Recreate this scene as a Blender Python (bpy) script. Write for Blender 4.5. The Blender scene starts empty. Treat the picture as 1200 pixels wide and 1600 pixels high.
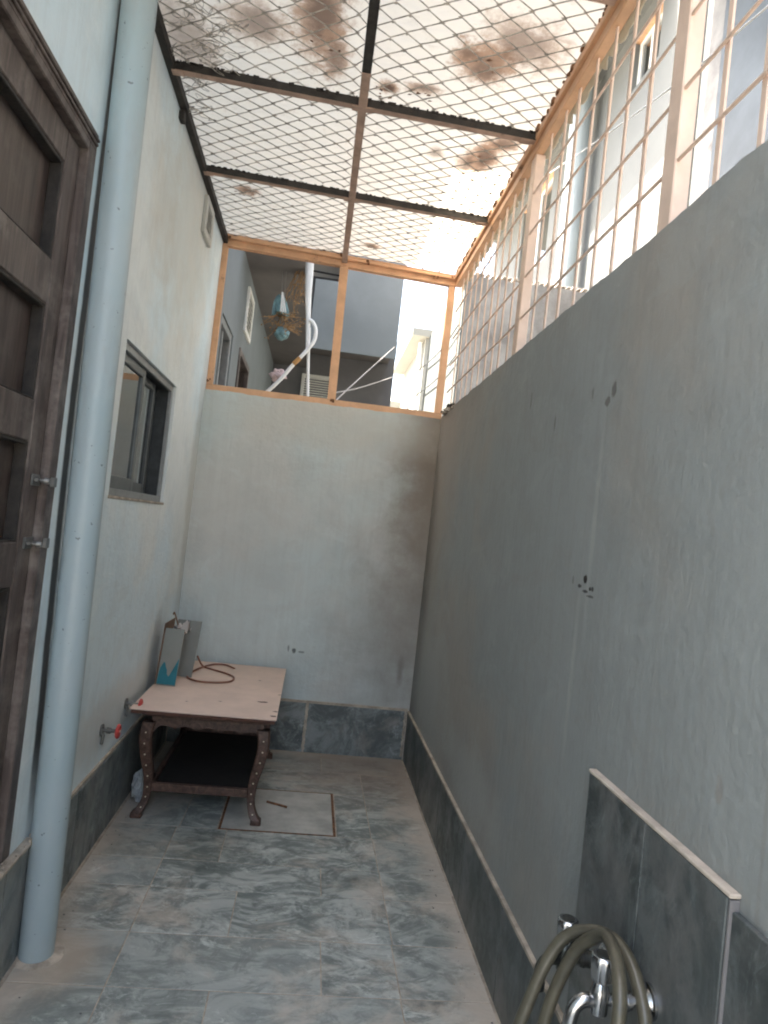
import bpy, bmesh, math, random
from mathutils import Vector, Matrix, noise
random.seed(7)
S = bpy.context.scene
COL = S.collection
PI = math.pi

# ------------------------------------------------------------------ camera
cam_d = bpy.data.cameras.new('camera'); cam = bpy.data.objects.new('camera', cam_d); COL.objects.link(cam)
cr = Vector((0.98885105, -0.10038293, 0.10998573)); cu = Vector((-0.11221149, -0.01678516, 0.99354257)); cf = Vector((0.09788859, 0.99480728, 0.02786214))
m = Matrix((cr, cu, -cf)).transposed().to_4x4(); m.translation = Vector((0.7512, 0.0, 1.4))
cam.matrix_world = m
cam_d.sensor_fit = 'HORIZONTAL'; cam_d.sensor_width = 36.0; cam_d.lens = 36.0 * 1080 / 1200
cam_d.clip_start = 0.02; cam_d.clip_end = 500
S.camera = cam

# ------------------------------------------------------------------ world, sun, exposure
SUN_EL, SUN_AZ = math.radians(62), math.radians(10)      # azimuth measured from -X towards +Y
w = bpy.data.worlds.new('World'); S.world = w; w.use_nodes = True
nt = w.node_tree; nt.nodes.clear()
sky = nt.nodes.new('ShaderNodeTexSky'); sky.sky_type = 'NISHITA'; sky.sun_disc = False
sky.sun_elevation = SUN_EL; sky.sun_rotation = math.radians(-80)
sky.dust_density = 6.0; sky.air_density = 1.2; sky.ozone_density = 1.0
bg = nt.nodes.new('ShaderNodeBackground'); bg.inputs[1].default_value = 0.15
wo = nt.nodes.new('ShaderNodeOutputWorld')
hs = nt.nodes.new('ShaderNodeHueSaturation'); hs.inputs['Saturation'].default_value = .78   # hazy, milky sky
nt.links.new(sky.outputs[0], hs.inputs['Color']); nt.links.new(hs.outputs[0], bg.inputs[0]); nt.links.new(bg.outputs[0], wo.inputs[0])
sun_d = bpy.data.lights.new('sun', 'SUN'); sun_d.energy = 4.0; sun_d.angle = math.radians(0.5); sun_d.color = (1.0, 0.93, 0.84)
sun = bpy.data.objects.new('sun', sun_d); COL.objects.link(sun)
to_sun = Vector((-math.cos(SUN_EL) * math.cos(SUN_AZ), math.cos(SUN_EL) * math.sin(SUN_AZ), math.sin(SUN_EL)))
sun.rotation_euler = to_sun.to_track_quat('Z', 'Y').to_euler(); sun.location = to_sun * 30
S.view_settings.view_transform = 'Standard'; S.view_settings.look = 'None'
S.view_settings.gamma = 1.0; S.view_settings.use_curve_mapping = False
S.view_settings.exposure = 2.95
S.render.engine = 'CYCLES'
S.cycles.use_denoising = True
S.cycles.max_bounces = 10; S.cycles.diffuse_bounces = 7; S.cycles.glossy_bounces = 4; S.cycles.transmission_bounces = 6; S.cycles.transparent_max_bounces = 8
S.cycles.caustics_reflective = False; S.cycles.caustics_refractive = False
S.cycles.sample_clamp_indirect = 6.0
S.cycles.filter_width = 2.0

W, D = 1.4697, 4.30      # passage width, distance of the back wall
ZW, ZR, ZF = 2.145, 3.085, 3.05

# ------------------------------------------------------------------ node helpers
class NT:
    def __init__(s, name):
        s.m = bpy.data.materials.new(name); s.m.use_nodes = True; s.t = s.m.node_tree; s.t.nodes.clear()
        s.out = s.n('ShaderNodeOutputMaterial')
    def n(s, typ, **kw):
        x = s.t.nodes.new(typ)
        for k, v in kw.items():
            if k.startswith('i_'): x.inputs[k[2:].replace('_', ' ')].default_value = v
            else: setattr(x, k, v)
        return x
    def l(s, a, b): s.t.links.new(a, b)
    def pos(s): return s.n('ShaderNodeNewGeometry').outputs['Position']
    def rnd(s): return s.n('ShaderNodeObjectInfo').outputs['Random']
    def vmul(s, v, c):
        x = s.n('ShaderNodeVectorMath', operation='MULTIPLY'); s.l(v, x.inputs[0]); x.inputs[1].default_value = c; return x.outputs[0]
    def vadd(s, a, b):
        x = s.n('ShaderNodeVectorMath', operation='ADD'); s.l(a, x.inputs[0]); s.l(b, x.inputs[1]); return x.outputs[0]
    def noise(s, v, sc, det=4.0, rough=0.6, dist=0.0):
        x = s.n('ShaderNodeTexNoise'); s.l(v, x.inputs['Vector']); x.inputs['Scale'].default_value = sc
        x.inputs['Detail'].default_value = det; x.inputs['Roughness'].default_value = rough; x.inputs['Distortion'].default_value = dist
        return x.outputs['Fac']
    def ramp(s, f, a, b, lo=0.0, hi=1.0):
        x = s.n('ShaderNodeMapRange'); s.l(f, x.inputs['Value']); x.interpolation_type = 'SMOOTHSTEP'
        for k, v in (('From Min', a), ('From Max', b), ('To Min', lo), ('To Max', hi)): x.inputs[k].default_value = v
        return x.outputs[0]
    def math(s, op, a, b=None):
        x = s.n('ShaderNodeMath', operation=op)
        for i, q in enumerate((a, b)):
            if q is None: continue
            if isinstance(q, (int, float)): x.inputs[i].default_value = q
            else: s.l(q, x.inputs[i])
        return x.outputs[0]
    def mix(s, f, a, b):
        x = s.n('ShaderNodeMix', data_type='RGBA')
        if isinstance(f, (int, float)): x.inputs[0].default_value = f
        else: s.l(f, x.inputs[0])
        for i, q in ((6, a), (7, b)):
            if isinstance(q, tuple): x.inputs[i].default_value = (*q, 1) if len(q) == 3 else q
            else: s.l(q, x.inputs[i])
        return x.outputs[2]
    def bump(s, h, st, d=0.01):
        x = s.n('ShaderNodeBump'); x.inputs['Strength'].default_value = st; x.inputs['Distance'].default_value = d; s.l(h, x.inputs['Height']); return x.outputs[0]
    def bsdf(s, col, rough=0.6, metal=0.0, bump=None, spec=0.5):
        x = s.n('ShaderNodeBsdfPrincipled')
        if isinstance(col, tuple): x.inputs['Base Color'].default_value = (*col, 1)
        else: s.l(col, x.inputs['Base Color'])
        if isinstance(rough, (int, float)): x.inputs['Roughness'].default_value = rough
        else: s.l(rough, x.inputs['Roughness'])
        x.inputs['Metallic'].default_value = metal; x.inputs['Specular IOR Level'].default_value = spec
        if bump: s.l(bump, x.inputs['Normal'])
        return x
    def done(s, sh): s.l(sh.outputs[0], s.out.inputs['Surface']); return s.m
    def sep(s, v):
        x = s.n('ShaderNodeSeparateXYZ'); s.l(v, x.inputs[0]); return x.outputs
    def blob(s, c, r, wob=None, soft=0.5):
        """soft round mask about a point of the place, edges broken up by noise"""
        x = s.n('ShaderNodeVectorMath', operation='SUBTRACT'); s.l(s.pos(), x.inputs[0]); x.inputs[1].default_value = c
        y = s.n('ShaderNodeVectorMath', operation='DIVIDE'); s.l(x.outputs[0], y.inputs[0]); y.inputs[1].default_value = r
        z = s.n('ShaderNodeVectorMath', operation='LENGTH'); s.l(y.outputs[0], z.inputs[0])
        v = z.outputs['Value']
        if wob: v = s.math('ADD', v, wob)
        return s.ramp(v, 1.0 - soft, 1.0 + soft, 1.0, 0.0)

def simple(name, col, rough=0.6, metal=0.0, var=0.15, sc=12.0, bmp=0.1, dirt=None, dcol=(0.12, 0.09, 0.07), spec=0.5):
    t = NT(name); p = t.pos()
    n1 = t.noise(p, sc, 5, 0.65)
    c = t.mix(t.ramp(n1, 0.3, 0.7), tuple(x * (1 - var) for x in col), tuple(min(1, x * (1 + var)) for x in col))
    if dirt is not None:
        n2 = t.noise(p, sc * 0.7, 8, 0.75)
        c = t.mix(t.ramp(n2, dirt, dirt + 0.12), c, dcol)
    return t.done(t.bsdf(c, rough, metal, t.bump(t.noise(p, sc * 6, 3), bmp, 0.004) if bmp else None, spec))

def wall_paint(name, base, warm, streak=0.0, dirt=(), spots=(), pipe_shade=False):
    t = NT(name); p = t.pos()
    big = t.noise(p, 0.9, 5, 0.6, 0.3)
    c = t.mix(t.ramp(big, 0.42, 0.60), base, warm)
    med = t.noise(p, 5.0, 7, 0.7)
    c = t.mix(t.ramp(med, 0.45, 0.64, 0, 0.24), c, tuple(x * 0.72 for x in base))
    st = t.noise(t.vmul(p, (9, 9, 0.55)), 4.0, 5, 0.7)
    c = t.mix(t.ramp(st, 0.46, 0.64, 0, streak), c, tuple(x * 0.62 for x in warm))
    st2 = t.noise(t.vmul(p, (14, 14, 0.35)), 3.1, 4, 0.7)
    c = t.mix(t.ramp(st2, 0.52, 0.68, 0, streak * 0.6), c, tuple(min(.9, x * 1.25) for x in base))
    pt = t.noise(t.vmul(p, (1, 1, 1.6)), 2.6, 8, .72, 1.0); c = t.mix(t.ramp(pt, .53, .62, 0, .22), c, tuple(min(.9, x * 1.22) for x in base)); c = t.mix(t.ramp(pt, .47, .38, 0, .20), c, tuple(x * .78 for x in warm))
    wob = t.math('MULTIPLY', t.math('SUBTRACT', t.noise(p, 6.0, 6, 0.7), 0.5), 1.6)
    for (cc, rr, dc, amt, soft) in dirt:
        mk = t.math('MULTIPLY', t.blob(cc, rr, wob, soft), amt); c = t.mix(mk, c, dc)
    wob2 = t.math('MULTIPLY', t.math('SUBTRACT', t.noise(p, 60.0, 3, 0.7), 0.5), 1.5)
    for (cc, rr, dc, amt) in spots:
        mk = t.math('MULTIPLY', t.blob(cc, rr, wob2, 0.3), amt); c = t.mix(mk, c, dc)
    if pipe_shade:
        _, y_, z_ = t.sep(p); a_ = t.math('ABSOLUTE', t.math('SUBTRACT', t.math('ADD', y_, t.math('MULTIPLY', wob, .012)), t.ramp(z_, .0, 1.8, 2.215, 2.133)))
        mk = t.math('MULTIPLY', t.ramp(a_, .016, .034, 1, 0), t.ramp(z_, .3, .7, 0, .93)); c = t.mix(mk, c, (.035, .035, .033))  # dark band beside the drain pipe: its gap shadow painted into the wall
    fine = t.math('ADD', t.noise(p, 45.0, 5, 0.6), t.math('MULTIPLY', st, .5))
    return t.done(t.bsdf(c, 0.62, 0, t.bump(t.math('ADD', fine, t.math('MULTIPLY', t.noise(p, 5.0, 4, .6), 3.0)), 0.30, 0.008), 0.35))

def marble(name, dark, light, tan, grime=True):
    t = NT(name); p = t.pos(); r = t.rnd()
    cmb = t.n('ShaderNodeCombineXYZ')
    for i, k in enumerate((37.0, 91.0, 53.0)): t.l(t.math('MULTIPLY', r, k), cmb.inputs[i])
    q = t.vadd(p, cmb.outputs[0])
    wv = t.noise(t.vmul(q, (1.8, 3.2, 1.8)), 2.3, 9, 0.74, 1.1)
    c = t.mix(t.ramp(wv, 0.41, 0.60), dark, light)
    v2 = t.noise(t.vmul(q, (2.2, 5.2, 2.2)), 3.4, 10, 0.78, 1.5)
    c = t.mix(t.ramp(v2, 0.53, 0.67, 0, 0.6), c, tuple(min(.9, x * 1.75) for x in light))
    v3 = t.noise(q, 7.0, 9, 0.75, 0.8)
    c = t.mix(t.ramp(v3, 0.50, 0.64, 0, 0.75), c, tuple(x * 0.6 for x in dark))
    tone = t.ramp(r, .15, 1, 0, 0.6); c = t.mix(tone, c, tuple((a + b) / 2 for a, b in zip(dark, light)))
    sm = t.noise(t.vmul(q, (1, 1.5, 1)), 4.5, 12, 0.82, .5); c = t.mix(t.ramp(sm, .55, .66, 0, .8), c, tuple(min(.9, x * 1.5) for x in light))
    d = t.noise(p, 2.3, 7, 0.7, 0.4)
    c = t.mix(t.ramp(d, 0.49, 0.64, 0, 0.62), c, tan)
    if grime:   # dust gathered along the foot of the walls and in the far corner
        x, y, z = t.sep(p); wob = t.math('MULTIPLY', t.math('SUBTRACT', t.noise(p, 5.0, 6, 0.7), 0.5), 0.22)
        for dist, amt in ((x, 0.62), (t.math('SUBTRACT', W, x), 0.7), (t.math('SUBTRACT', D, y), 0.6)):
            mk = t.ramp(t.math('ADD', dist, wob), 0.0, 0.17, amt * 1.15, 0.0); c = t.mix(mk, c, tan)
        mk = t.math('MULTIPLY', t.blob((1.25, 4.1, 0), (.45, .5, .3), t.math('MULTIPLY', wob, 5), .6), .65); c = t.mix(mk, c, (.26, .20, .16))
        mk = t.math('MULTIPLY', t.blob((.13, 2.22, 0), (.11, .15, .3), t.math('MULTIPLY', wob, 4), .6), .7); c = t.mix(mk, c, (.46, .37, .28))
    rough = t.ramp(t.noise(p, 6, 6, 0.7), 0.3, 0.7, 0.30, 0.58)
    return t.done(t.bsdf(c, rough, 0, t.bump(v3, 0.18, 0.004), 0.45))

M = {}
BL, WM = (.42, .455, .465), (.47, .455, .425)
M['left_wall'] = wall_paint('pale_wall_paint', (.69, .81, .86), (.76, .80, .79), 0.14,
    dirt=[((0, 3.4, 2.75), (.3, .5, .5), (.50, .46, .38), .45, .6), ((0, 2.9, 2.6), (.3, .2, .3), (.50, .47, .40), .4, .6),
          ((0, 3.05, .52), (.2, .6, .12), (.62, .60, .56), .6, .5), ((0, 4.25, 1.7), (.2, .12, 1.0), (.42, .39, .34), .4, .5)], pipe_shade=True)
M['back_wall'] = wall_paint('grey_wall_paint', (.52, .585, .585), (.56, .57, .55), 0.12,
    dirt=[((1.47, D, 1.65), (.20, .3, .9), (.21, .175, .145), .85, .95), ((1.46, D, 1.95), (.15, .3, .45), (.19, .145, .11), .6, .9),
          ((.75, D, 2.02), (.7, .3, .14), (.52, .50, .45), .5, .6), ((.35, D, 1.35), (.25, .3, .5), (.46, .45, .42), .35, .7),
          ((1.40, D, .8), (.35, .3, .6), (.26, .235, .21), .6, .95), ((1.385, D, .54), (.018, .2, .07), (.14, .12, .10), .55, .8)],
    spots=[((.715, D, .61), (.012, .05, .014), (.05, .05, .05), .8), ((.76, D, .605), (.02, .05, .006), (.08, .08, .08), .6), ((.68, D, .62), (.006, .05, .02), (.1, .1, .1), .6)])
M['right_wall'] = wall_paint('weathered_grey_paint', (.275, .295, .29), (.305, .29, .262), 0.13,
    dirt=[((W, 4.1, 1.9), (.3, .4, .45), (.33, .27, .22), .6, .6), ((W, 4.25, .8), (.3, .18, .9), (.13, .115, .10), .55, .6),
          ((W, 3.8, .55), (.3, .5, .35), (.36, .39, .39), .5, .7), ((W, 2.7, .45), (.3, .4, .12), (.38, .40, .39), .5, .6),
          ((W, 1.73, 1.5), (.2, .012, .22), (.42, .42, .40), .35, .7), ((W, 1.78, 1.1), (.2, .012, .2), (.42, .42, .40), .3, .7),
          ((W, .98, 1.6), (.2, .006, 1.2), (.2, .19, .17), .4, .6)],
    spots=[((W, 1.749, 1.334), (.05, .011, .010), (.02, .02, .02), 1), ((W, 1.785, 1.313), (.05, .012, .005), (.03, .03, .03), .9),
           ((W, 1.745, 1.302), (.05, .016, .004), (.03, .03, .03), .9), ((W, 1.70, 1.312), (.05, .007, .006), (.03, .03, .03), .9),
           ((W, 1.71, 1.292), (.05, .022, .003), (.05, .05, .05), .8), ((W, 1.835, 1.325), (.05, .006, .012), (.08, .08, .08), .5),
           ((W, 1.690, 1.825), (.05, .014, .022), (.07, .065, .06), .7), ((W, 1.725, 1.800), (.05, .015, .012), (.08, .07, .065), .7),
           ((W, 1.83, 1.84), (.05, .007, .02), (.09, .085, .08), .5), ((W, 2.12, 1.8), (.05, .006, .025), (.09, .085, .08), .6),
           ((W, 1.10, 1.03), (.05, .010, .022), (.25, .22, .19), .45), ((W, 2.4, 1.92), (.05, .008, .03), (.1, .1, .09), .5)])
M['floor_tile'] = marble('grey_marble_floor', (.155, .18, .168), (.43, .455, .425), (.56, .49, .41))
M['dark_tile'] = marble('dark_marble_wall_tile', (.058, .072, .075), (.26, .29, .29), (.28, .27, .25), grime=False)
M['slate'] = marble('splash_tile', (.045, .054, .054), (.125, .142, .142), (.15, .15, .145), grime=False)
M['grout'] = simple('grout', (.42, .36, .29), .9, var=.3, sc=20, bmp=.4)
M['cap'] = simple('cement_cap', (.40, .345, .28), .85, var=.3, sc=14, bmp=.4, dirt=.60, dcol=(.2, .17, .14))
M['cap_pale'] = simple('pale_cement_cap', (.46, .40, .335), .85, var=.2, sc=14, bmp=.3)
M['salmon'] = simple('salmon_paint', (.63, .37, .215), .5, var=.12, sc=9, bmp=.15, dirt=.60, dcol=(.16, .085, .05))
M['salmon_pale'] = simple('pale_salmon_paint', (.74, .56, .45), .5, var=.08, sc=9, bmp=.1, dirt=.68, dcol=(.30, .19, .14))
M['beam_under'] = simple('dusty_brown_paint', (.40, .27, .205), .6, var=.2, sc=12, bmp=.2, dirt=.58, dcol=(.12, .08, .06))
M['black_iron'] = simple('black_grimy_iron', (.022, .018, .015), .7, var=.5, sc=22, bmp=.5, dirt=.62, dcol=(.10, .06, .04))
M['mesh_wire'] = simple('grey_wire', (.33, .30, .26), .6, var=.4, sc=25, bmp=0, dirt=.60, dcol=(.09, .055, .04))
M['rust'] = simple('rust', (.16, .075, .035), .9, var=.5, sc=40, bmp=.5)
M['pvc_pipe'] = None
M['aluminium'] = simple('brushed_aluminium', (.30, .31, .31), .42, .6, var=.12, sc=20, bmp=.05)
M['alu_mid'] = simple('weathered_aluminium', (.15, .16, .16), .45, .5, var=.12, sc=20, bmp=.05)
M['dull_steel'] = simple('dull_steel', (.20, .20, .19), .4, .6, var=.2, sc=30, bmp=.1)
M['alu_dark'] = simple('dark_aluminium', (.06, .065, .068), .4, .3, var=.2, sc=20, bmp=.05)
M['cream_trim'] = simple('cream_trim', (.50, .50, .47), .55, var=.08, sc=15, bmp=.05)
M['white_trim'] = simple('white_trim', (.78, .76, .70), .5, var=.06, sc=15, bmp=.05)
M['chrome'] = simple('chrome', (.46, .47, .48), .22, 1.0, var=.15, sc=30, bmp=.05)
M['chrome_dark'] = simple('tarnished_chrome', (.10, .105, .10), .30, .9, var=.4, sc=30, bmp=.15)
M['red'] = simple('red_plastic', (.50, .06, .05), .45, var=.2, sc=40, bmp=.1)
M['hose'] = simple('old_clear_hose', (.085, .078, .055), .32, var=.22, sc=18, bmp=.1, dirt=.60, dcol=(.08, .07, .05))
M['cable'] = simple('brown_cable', (.24, .10, .06), .5, var=.2, sc=30, bmp=.1)
M['board'] = simple('plywood_board', (.70, .54, .45), .62, var=.07, sc=6, bmp=.1, dirt=.68, dcol=(.35, .24, .18))
M['board_edge'] = simple('dark_board_edge', (.09, .035, .022), .6, var=.3, sc=30, bmp=.2)
M['stud'] = simple('brass_stud', (.65, .58, .42), .3, .7, var=.1, sc=30, bmp=0)
M['card_grey'] = simple('grey_card', (.22, .23, .215), .65, var=.07, sc=9, bmp=.05)
M['card_brown'] = simple('brown_card', (.17, .10, .06), .7, var=.2, sc=14, bmp=.1)
M['teal'] = simple('teal_print', (.008, .15, .20), .5, var=.15, sc=12, bmp=.05)
M['tissue'] = simple('white_tissue', (.58, .53, .50), .8, var=.05, sc=12, bmp=.2)
M['white_wall'] = simple('whitewashed_wall', (.148, .152, .142), .8, var=.05, sc=1.4, bmp=.15)
M['shed_side'] = simple('dusty_limewash', (.20, .215, .205), .85, var=.08, sc=1.4, bmp=.2)
M['cream_wall'] = simple('cream_white_wall', (.27, .265, .23), .8, var=.04, sc=1.4, bmp=.15)
M['slategrey_wall'] = simple('blue_grey_wall', (.155, .172, .182), .8, var=.16, sc=1.6, bmp=.2)
M['rear_wall'] = simple('rear_blue_grey_wall', (.195, .215, .22), .8, var=.10, sc=1.3, bmp=.15)
M['soffit'] = simple('brown_grey_soffit', (.16, .145, .135), .85, var=.12, sc=2.0, bmp=.2)
M['dark_recess'] = simple('dark_grey_wall', (.17, .165, .165), .85, var=.12, sc=2.0, bmp=.2)
M['light_soffit'] = simple('light_grey_soffit', (.55, .53, .50), .85, var=.06, sc=2.0, bmp=.1)
M['cement'] = simple('rough_cement', (.34, .32, .295), .95, var=.3, sc=3.2, bmp=.9, dirt=.58, dcol=(.20, .185, .17))
M['white_pvc'] = simple('white_pvc', (.80, .79, .76), .4, var=.05, sc=8, bmp=0)
M['ochre'] = simple('ochre_tape', (.42, .22, .07), .6, var=.2, sc=40, bmp=.1)
M['aqua'] = simple('aqua_plastic_bag', (.17, .29, .305), .45, var=.35, sc=14, bmp=.6)
M['pink'] = simple('pale_pink_cloth', (.66, .50, .48), .8, var=.15, sc=30, bmp=.6)
M['straw'] = simple('dried_leaf', (.34, .20, .09), .8, var=.5, sc=30, bmp=.2)
M['plastic_bag'] = simple('clear_white_plastic_bag', (.42, .46, .48), .35, var=.3, sc=20, bmp=.5)
M['room'] = simple('dim_room_wall', (.20, .20, .19), .9, var=.1, sc=3, bmp=0)
M['ground'] = simple('bare_ground', (.42, .39, .34), .95, var=.25, sc=1.2, bmp=.4)
M['wire'] = simple('pale_wire', (.27, .25, .235), .6, var=.05, sc=10, bmp=0)
M['black_cable'] = simple('grey_cable', (.20, .20, .20), .6, var=.05, sc=10, bmp=0)

t = NT('painted_pvc_pipe'); p = t.pos()
c = t.mix(t.ramp(t.noise(p, 2.2, 6, .65), .35, .7), (.33, .42, .45), (.37, .44, .465))
c = t.mix(t.ramp(t.noise(t.vmul(p, (3, 3, .8)), 3.0, 7, .7), .5, .66, 0, .45), c, (.33, .36, .37))
c = t.mix(t.ramp(t.noise(p, 55, 2, .5), .70, .74, 0, .7), c, (.10, .10, .10))
M['pvc_pipe'] = t.done(t.bsdf(c, .42, 0, t.bump(t.noise(p, 14, 5), .12, .005), .5))

t = NT('dark_stained_wood'); p = t.pos()
g = t.noise(t.vmul(p, (14, 14, 1.1)), 2.6, 7, .7, .6)
c = t.mix(t.ramp(g, .35, .7), (.050, .037, .033), (.125, .097, .086))
c = t.mix(t.ramp(t.noise(p, 3.0, 6, .7), .45, .65, 0, .6), c, (.27, .235, .21))
M['door_wood'] = t.done(t.bsdf(c, .5, 0, t.bump(g, .25, .004), .4))
t = NT('dark_reddish_panel_wood'); p = t.pos()
g = t.noise(t.vmul(p, (14, 14, 1.0)), 2.2, 7, .7, .6)
c = t.mix(t.ramp(g, .35, .7), (.036, .024, .021), (.085, .062, .055))
c = t.mix(t.ramp(t.noise(p, 3.4, 6, .7), .48, .66, 0, .5), c, (.13, .115, .10))
M['door_panel'] = t.done(t.bsdf(c, .45, 0, t.bump(g, .25, .004), .4))
t = NT('carved_table_wood'); p = t.pos()
g = t.noise(t.vmul(p, (4, 4, 4)), 8.0, 6, .7, .8)
c = t.mix(t.ramp(g, .35, .7), (.045, .022, .016), (.13, .075, .055))
M['table_wood'] = t.done(t.bsdf(c, .45, 0, t.bump(g, .25, .004), .45))

def glass(name, tint, extra=0.0):
    t = NT(name)
    fr = t.n('ShaderNodeFresnel'); fr.inputs['IOR'].default_value = 1.55
    gl = t.n('ShaderNodeBsdfGlossy'); gl.inputs['Roughness'].default_value = .03; gl.inputs['Color'].default_value = (.9, .92, .92, 1)
    tr = t.n('ShaderNodeBsdfTransparent'); tr.inputs['Color'].default_value = (*tint, 1)
    mx = t.n('ShaderNodeMixShader'); t.l(t.math('ADD', fr.outputs[0], extra), mx.inputs[0]); t.l(tr.outputs[0], mx.inputs[1]); t.l(gl.outputs[0], mx.inputs[2])
    return t.done(mx)
M['glass'] = glass('tinted_window_glass', (.22, .24, .24), .16)
M['far_glass'] = glass('pale_window_glass', (.25, .3, .34), .25)

# translucent roof sheet with its brown leaf stains
t = NT('translucent_roof_sheet'); p = t.pos()
c = t.mix(t.ramp(t.noise(p, 2.0, 5, .6), .35, .7), (.69, .635, .53), (.73, .66, .545))
c = t.mix(t.ramp(t.noise(p, 9, 8, .75), .54, .72, 0, .35), c, (.42, .32, .23))
wob = t.math('MULTIPLY', t.math('SUBTRACT', t.noise(p, 16.0, 7, .75), .5), 2.6)
for (cx, cy, rx, ry, a) in [(.35, 2.43, .10, .10, .5), (.575, 2.30, .085, .26, .72), (.63, 2.52, .05, .12, .55), (.845, 2.64, .035, .04, .95), (.975, 2.60, .07, .03, .6),
                            (1.17, 2.40, .10, .10, .72), (1.27, 2.27, .13, .12, .5), (1.10, 2.36, .05, .05, .6), (1.31, 2.99, .06, .13, .75), (1.25, 3.05, .04, .10, .55), (1.36, 2.86, .07, .05, .7),
                            (.20, 3.72, .055, .045, .75), (.90, 4.15, .05, .03, .7), (.08, 2.60, .10, .20, .35), (1.10, 3.02, .03, .05, .35), (.35, 1.95, .2, .2, .5), (1.1, 1.7, .2, .25, .5)]:
    c = t.mix(t.math('MULTIPLY', t.blob((cx, cy, 3.12), (rx * 1.1, ry * 1.1, .5), wob, .4), min(.9, a * 1.2)), c, (.36, .225, .14)); c = t.mix(t.math('MULTIPLY', t.blob((cx + rx * .1, cy, 3.12), (rx * .62, ry * .7, .5), wob, .6), a), c, (.085, .055, .04))
df = t.n('ShaderNodeBsdfDiffuse'); tl = t.n('ShaderNodeBsdfTranslucent'); t.l(c, df.inputs[0]); t.l(c, tl.inputs[0])
mx = t.n('ShaderNodeMixShader'); mx.inputs[0].default_value = .62; t.l(df.outputs[0], mx.inputs[1]); t.l(tl.outputs[0], mx.inputs[2])
M['sheet'] = t.done(mx)

# ------------------------------------------------------------------ mesh helpers
class MB:
    def __init__(s): s.v = []; s.f = []; s.mi = []; s.sm = []
    def add(s, vs, fs, mi=0, smooth=False):
        o = len(s.v); s.v += [tuple(x) for x in vs]
        for f in fs: s.f.append(tuple(o + i for i in f)); s.mi.append(mi); s.sm.append(smooth)
        return s
    def box(s, x0, x1, y0, y1, z0, z1, mi=0, mat=None):
        vs = [Vector((x, y, z)) for z in (z0, z1) for y in (y0, y1) for x in (x0, x1)]
        if mat: vs = [mat @ v for v in vs]
        return s.add(vs, [(0, 2, 3, 1), (4, 5, 7, 6), (0, 1, 5, 4), (2, 6, 7, 3), (0, 4, 6, 2), (1, 3, 7, 5)], mi)
    def bbox(s, x0, x1, y0, y1, z0, z1, b=0.003, mi=0):
        """box with chamfered edges"""
        bm = bmesh.new(); bmesh.ops.create_cube(bm, size=1)
        for v in bm.verts: v.co = Vector((x0 + (v.co.x + .5) * (x1 - x0), y0 + (v.co.y + .5) * (y1 - y0), z0 + (v.co.z + .5) * (z1 - z0)))
        bmesh.ops.bevel(bm, geom=bm.edges[:], offset=b, segments=1, affect='EDGES')
        bm.verts.index_update()
        s.add([v.co.copy() for v in bm.verts], [[v.index for v in f.verts] for f in bm.faces], mi); bm.free(); return s
    def tube(s, pts, r, n=10, mi=0, cap=True, smooth=True):
        pts = [Vector(q) for q in pts]; k = len(pts)
        rs = r if isinstance(r, (list, tuple)) else [r] * k
        up = Vector((0, 0, 1)); tg0 = (pts[1] - pts[0]).normalized()
        if abs(tg0.dot(up)) > .9: up = Vector((1, 0, 0))
        side = tg0.cross(up).normalized(); vs = []
        for i in range(k):
            tg = (pts[min(i + 1, k - 1)] - pts[max(i - 1, 0)]).normalized()
            side = (side - tg * side.dot(tg)).normalized(); nrm = tg.cross(side)
            for j in range(n):
                a = 2 * PI * j / n; vs.append(pts[i] + (side * math.cos(a) + nrm * math.sin(a)) * rs[i])
        fs = [(i * n + j, i * n + (j + 1) % n, (i + 1) * n + (j + 1) % n, (i + 1) * n + j) for i in range(k - 1) for j in range(n)]
        s.add(vs, fs, mi, smooth)
        if cap: s.add(vs[:n], [tuple(range(n))[::-1]], mi); s.add(vs[-n:], [tuple(range(n))], mi)
        return s
    def prism(s, outline, axis, a0, a1, mi=0):
        """outline is a list of 2-D points in the plane normal to axis (0=x:(y,z), 1=y:(x,z), 2=z:(x,y))"""
        def P(u, v, a): return {0: (a, u, v), 1: (u, a, v), 2: (u, v, a)}[axis]
        n = len(outline); vs = [P(u, v, a0) for u, v in outline] + [P(u, v, a1) for u, v in outline]
        return s.add(vs, [tuple(range(n))[::-1], tuple(range(n, 2 * n))] + [(i, (i + 1) % n, n + (i + 1) % n, n + i) for i in range(n)], mi)
    def build(s, name, mats, parent=None, **kw):
        me = bpy.data.meshes.new(name); me.from_pydata(s.v, [], s.f); me.update()
        if not isinstance(mats, (list, tuple)): mats = [mats]
        for x in mats: me.materials.append(x)
        me.polygons.foreach_set('material_index', s.mi); me.polygons.foreach_set('use_smooth', s.sm)
        bm = bmesh.new(); bm.from_mesh(me); bmesh.ops.recalc_face_normals(bm, faces=bm.faces); bm.to_mesh(me); bm.free()
        o = bpy.data.objects.new(name, me); COL.objects.link(o); o.parent = parent
        for k, v in kw.items(): o[k] = v
        return o
def thing(name, label, cat, group=None, loc=(0, 0, 0)):
    o = bpy.data.objects.new(name, None); COL.objects.link(o); o['label'] = label; o['category'] = cat
    o.empty_display_size = .1
    if group: o['group'] = group
    return o
def tag(o, label, cat, group=None):
    o['label'] = label; o['category'] = cat
    if group: o['group'] = group
    return o
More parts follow.
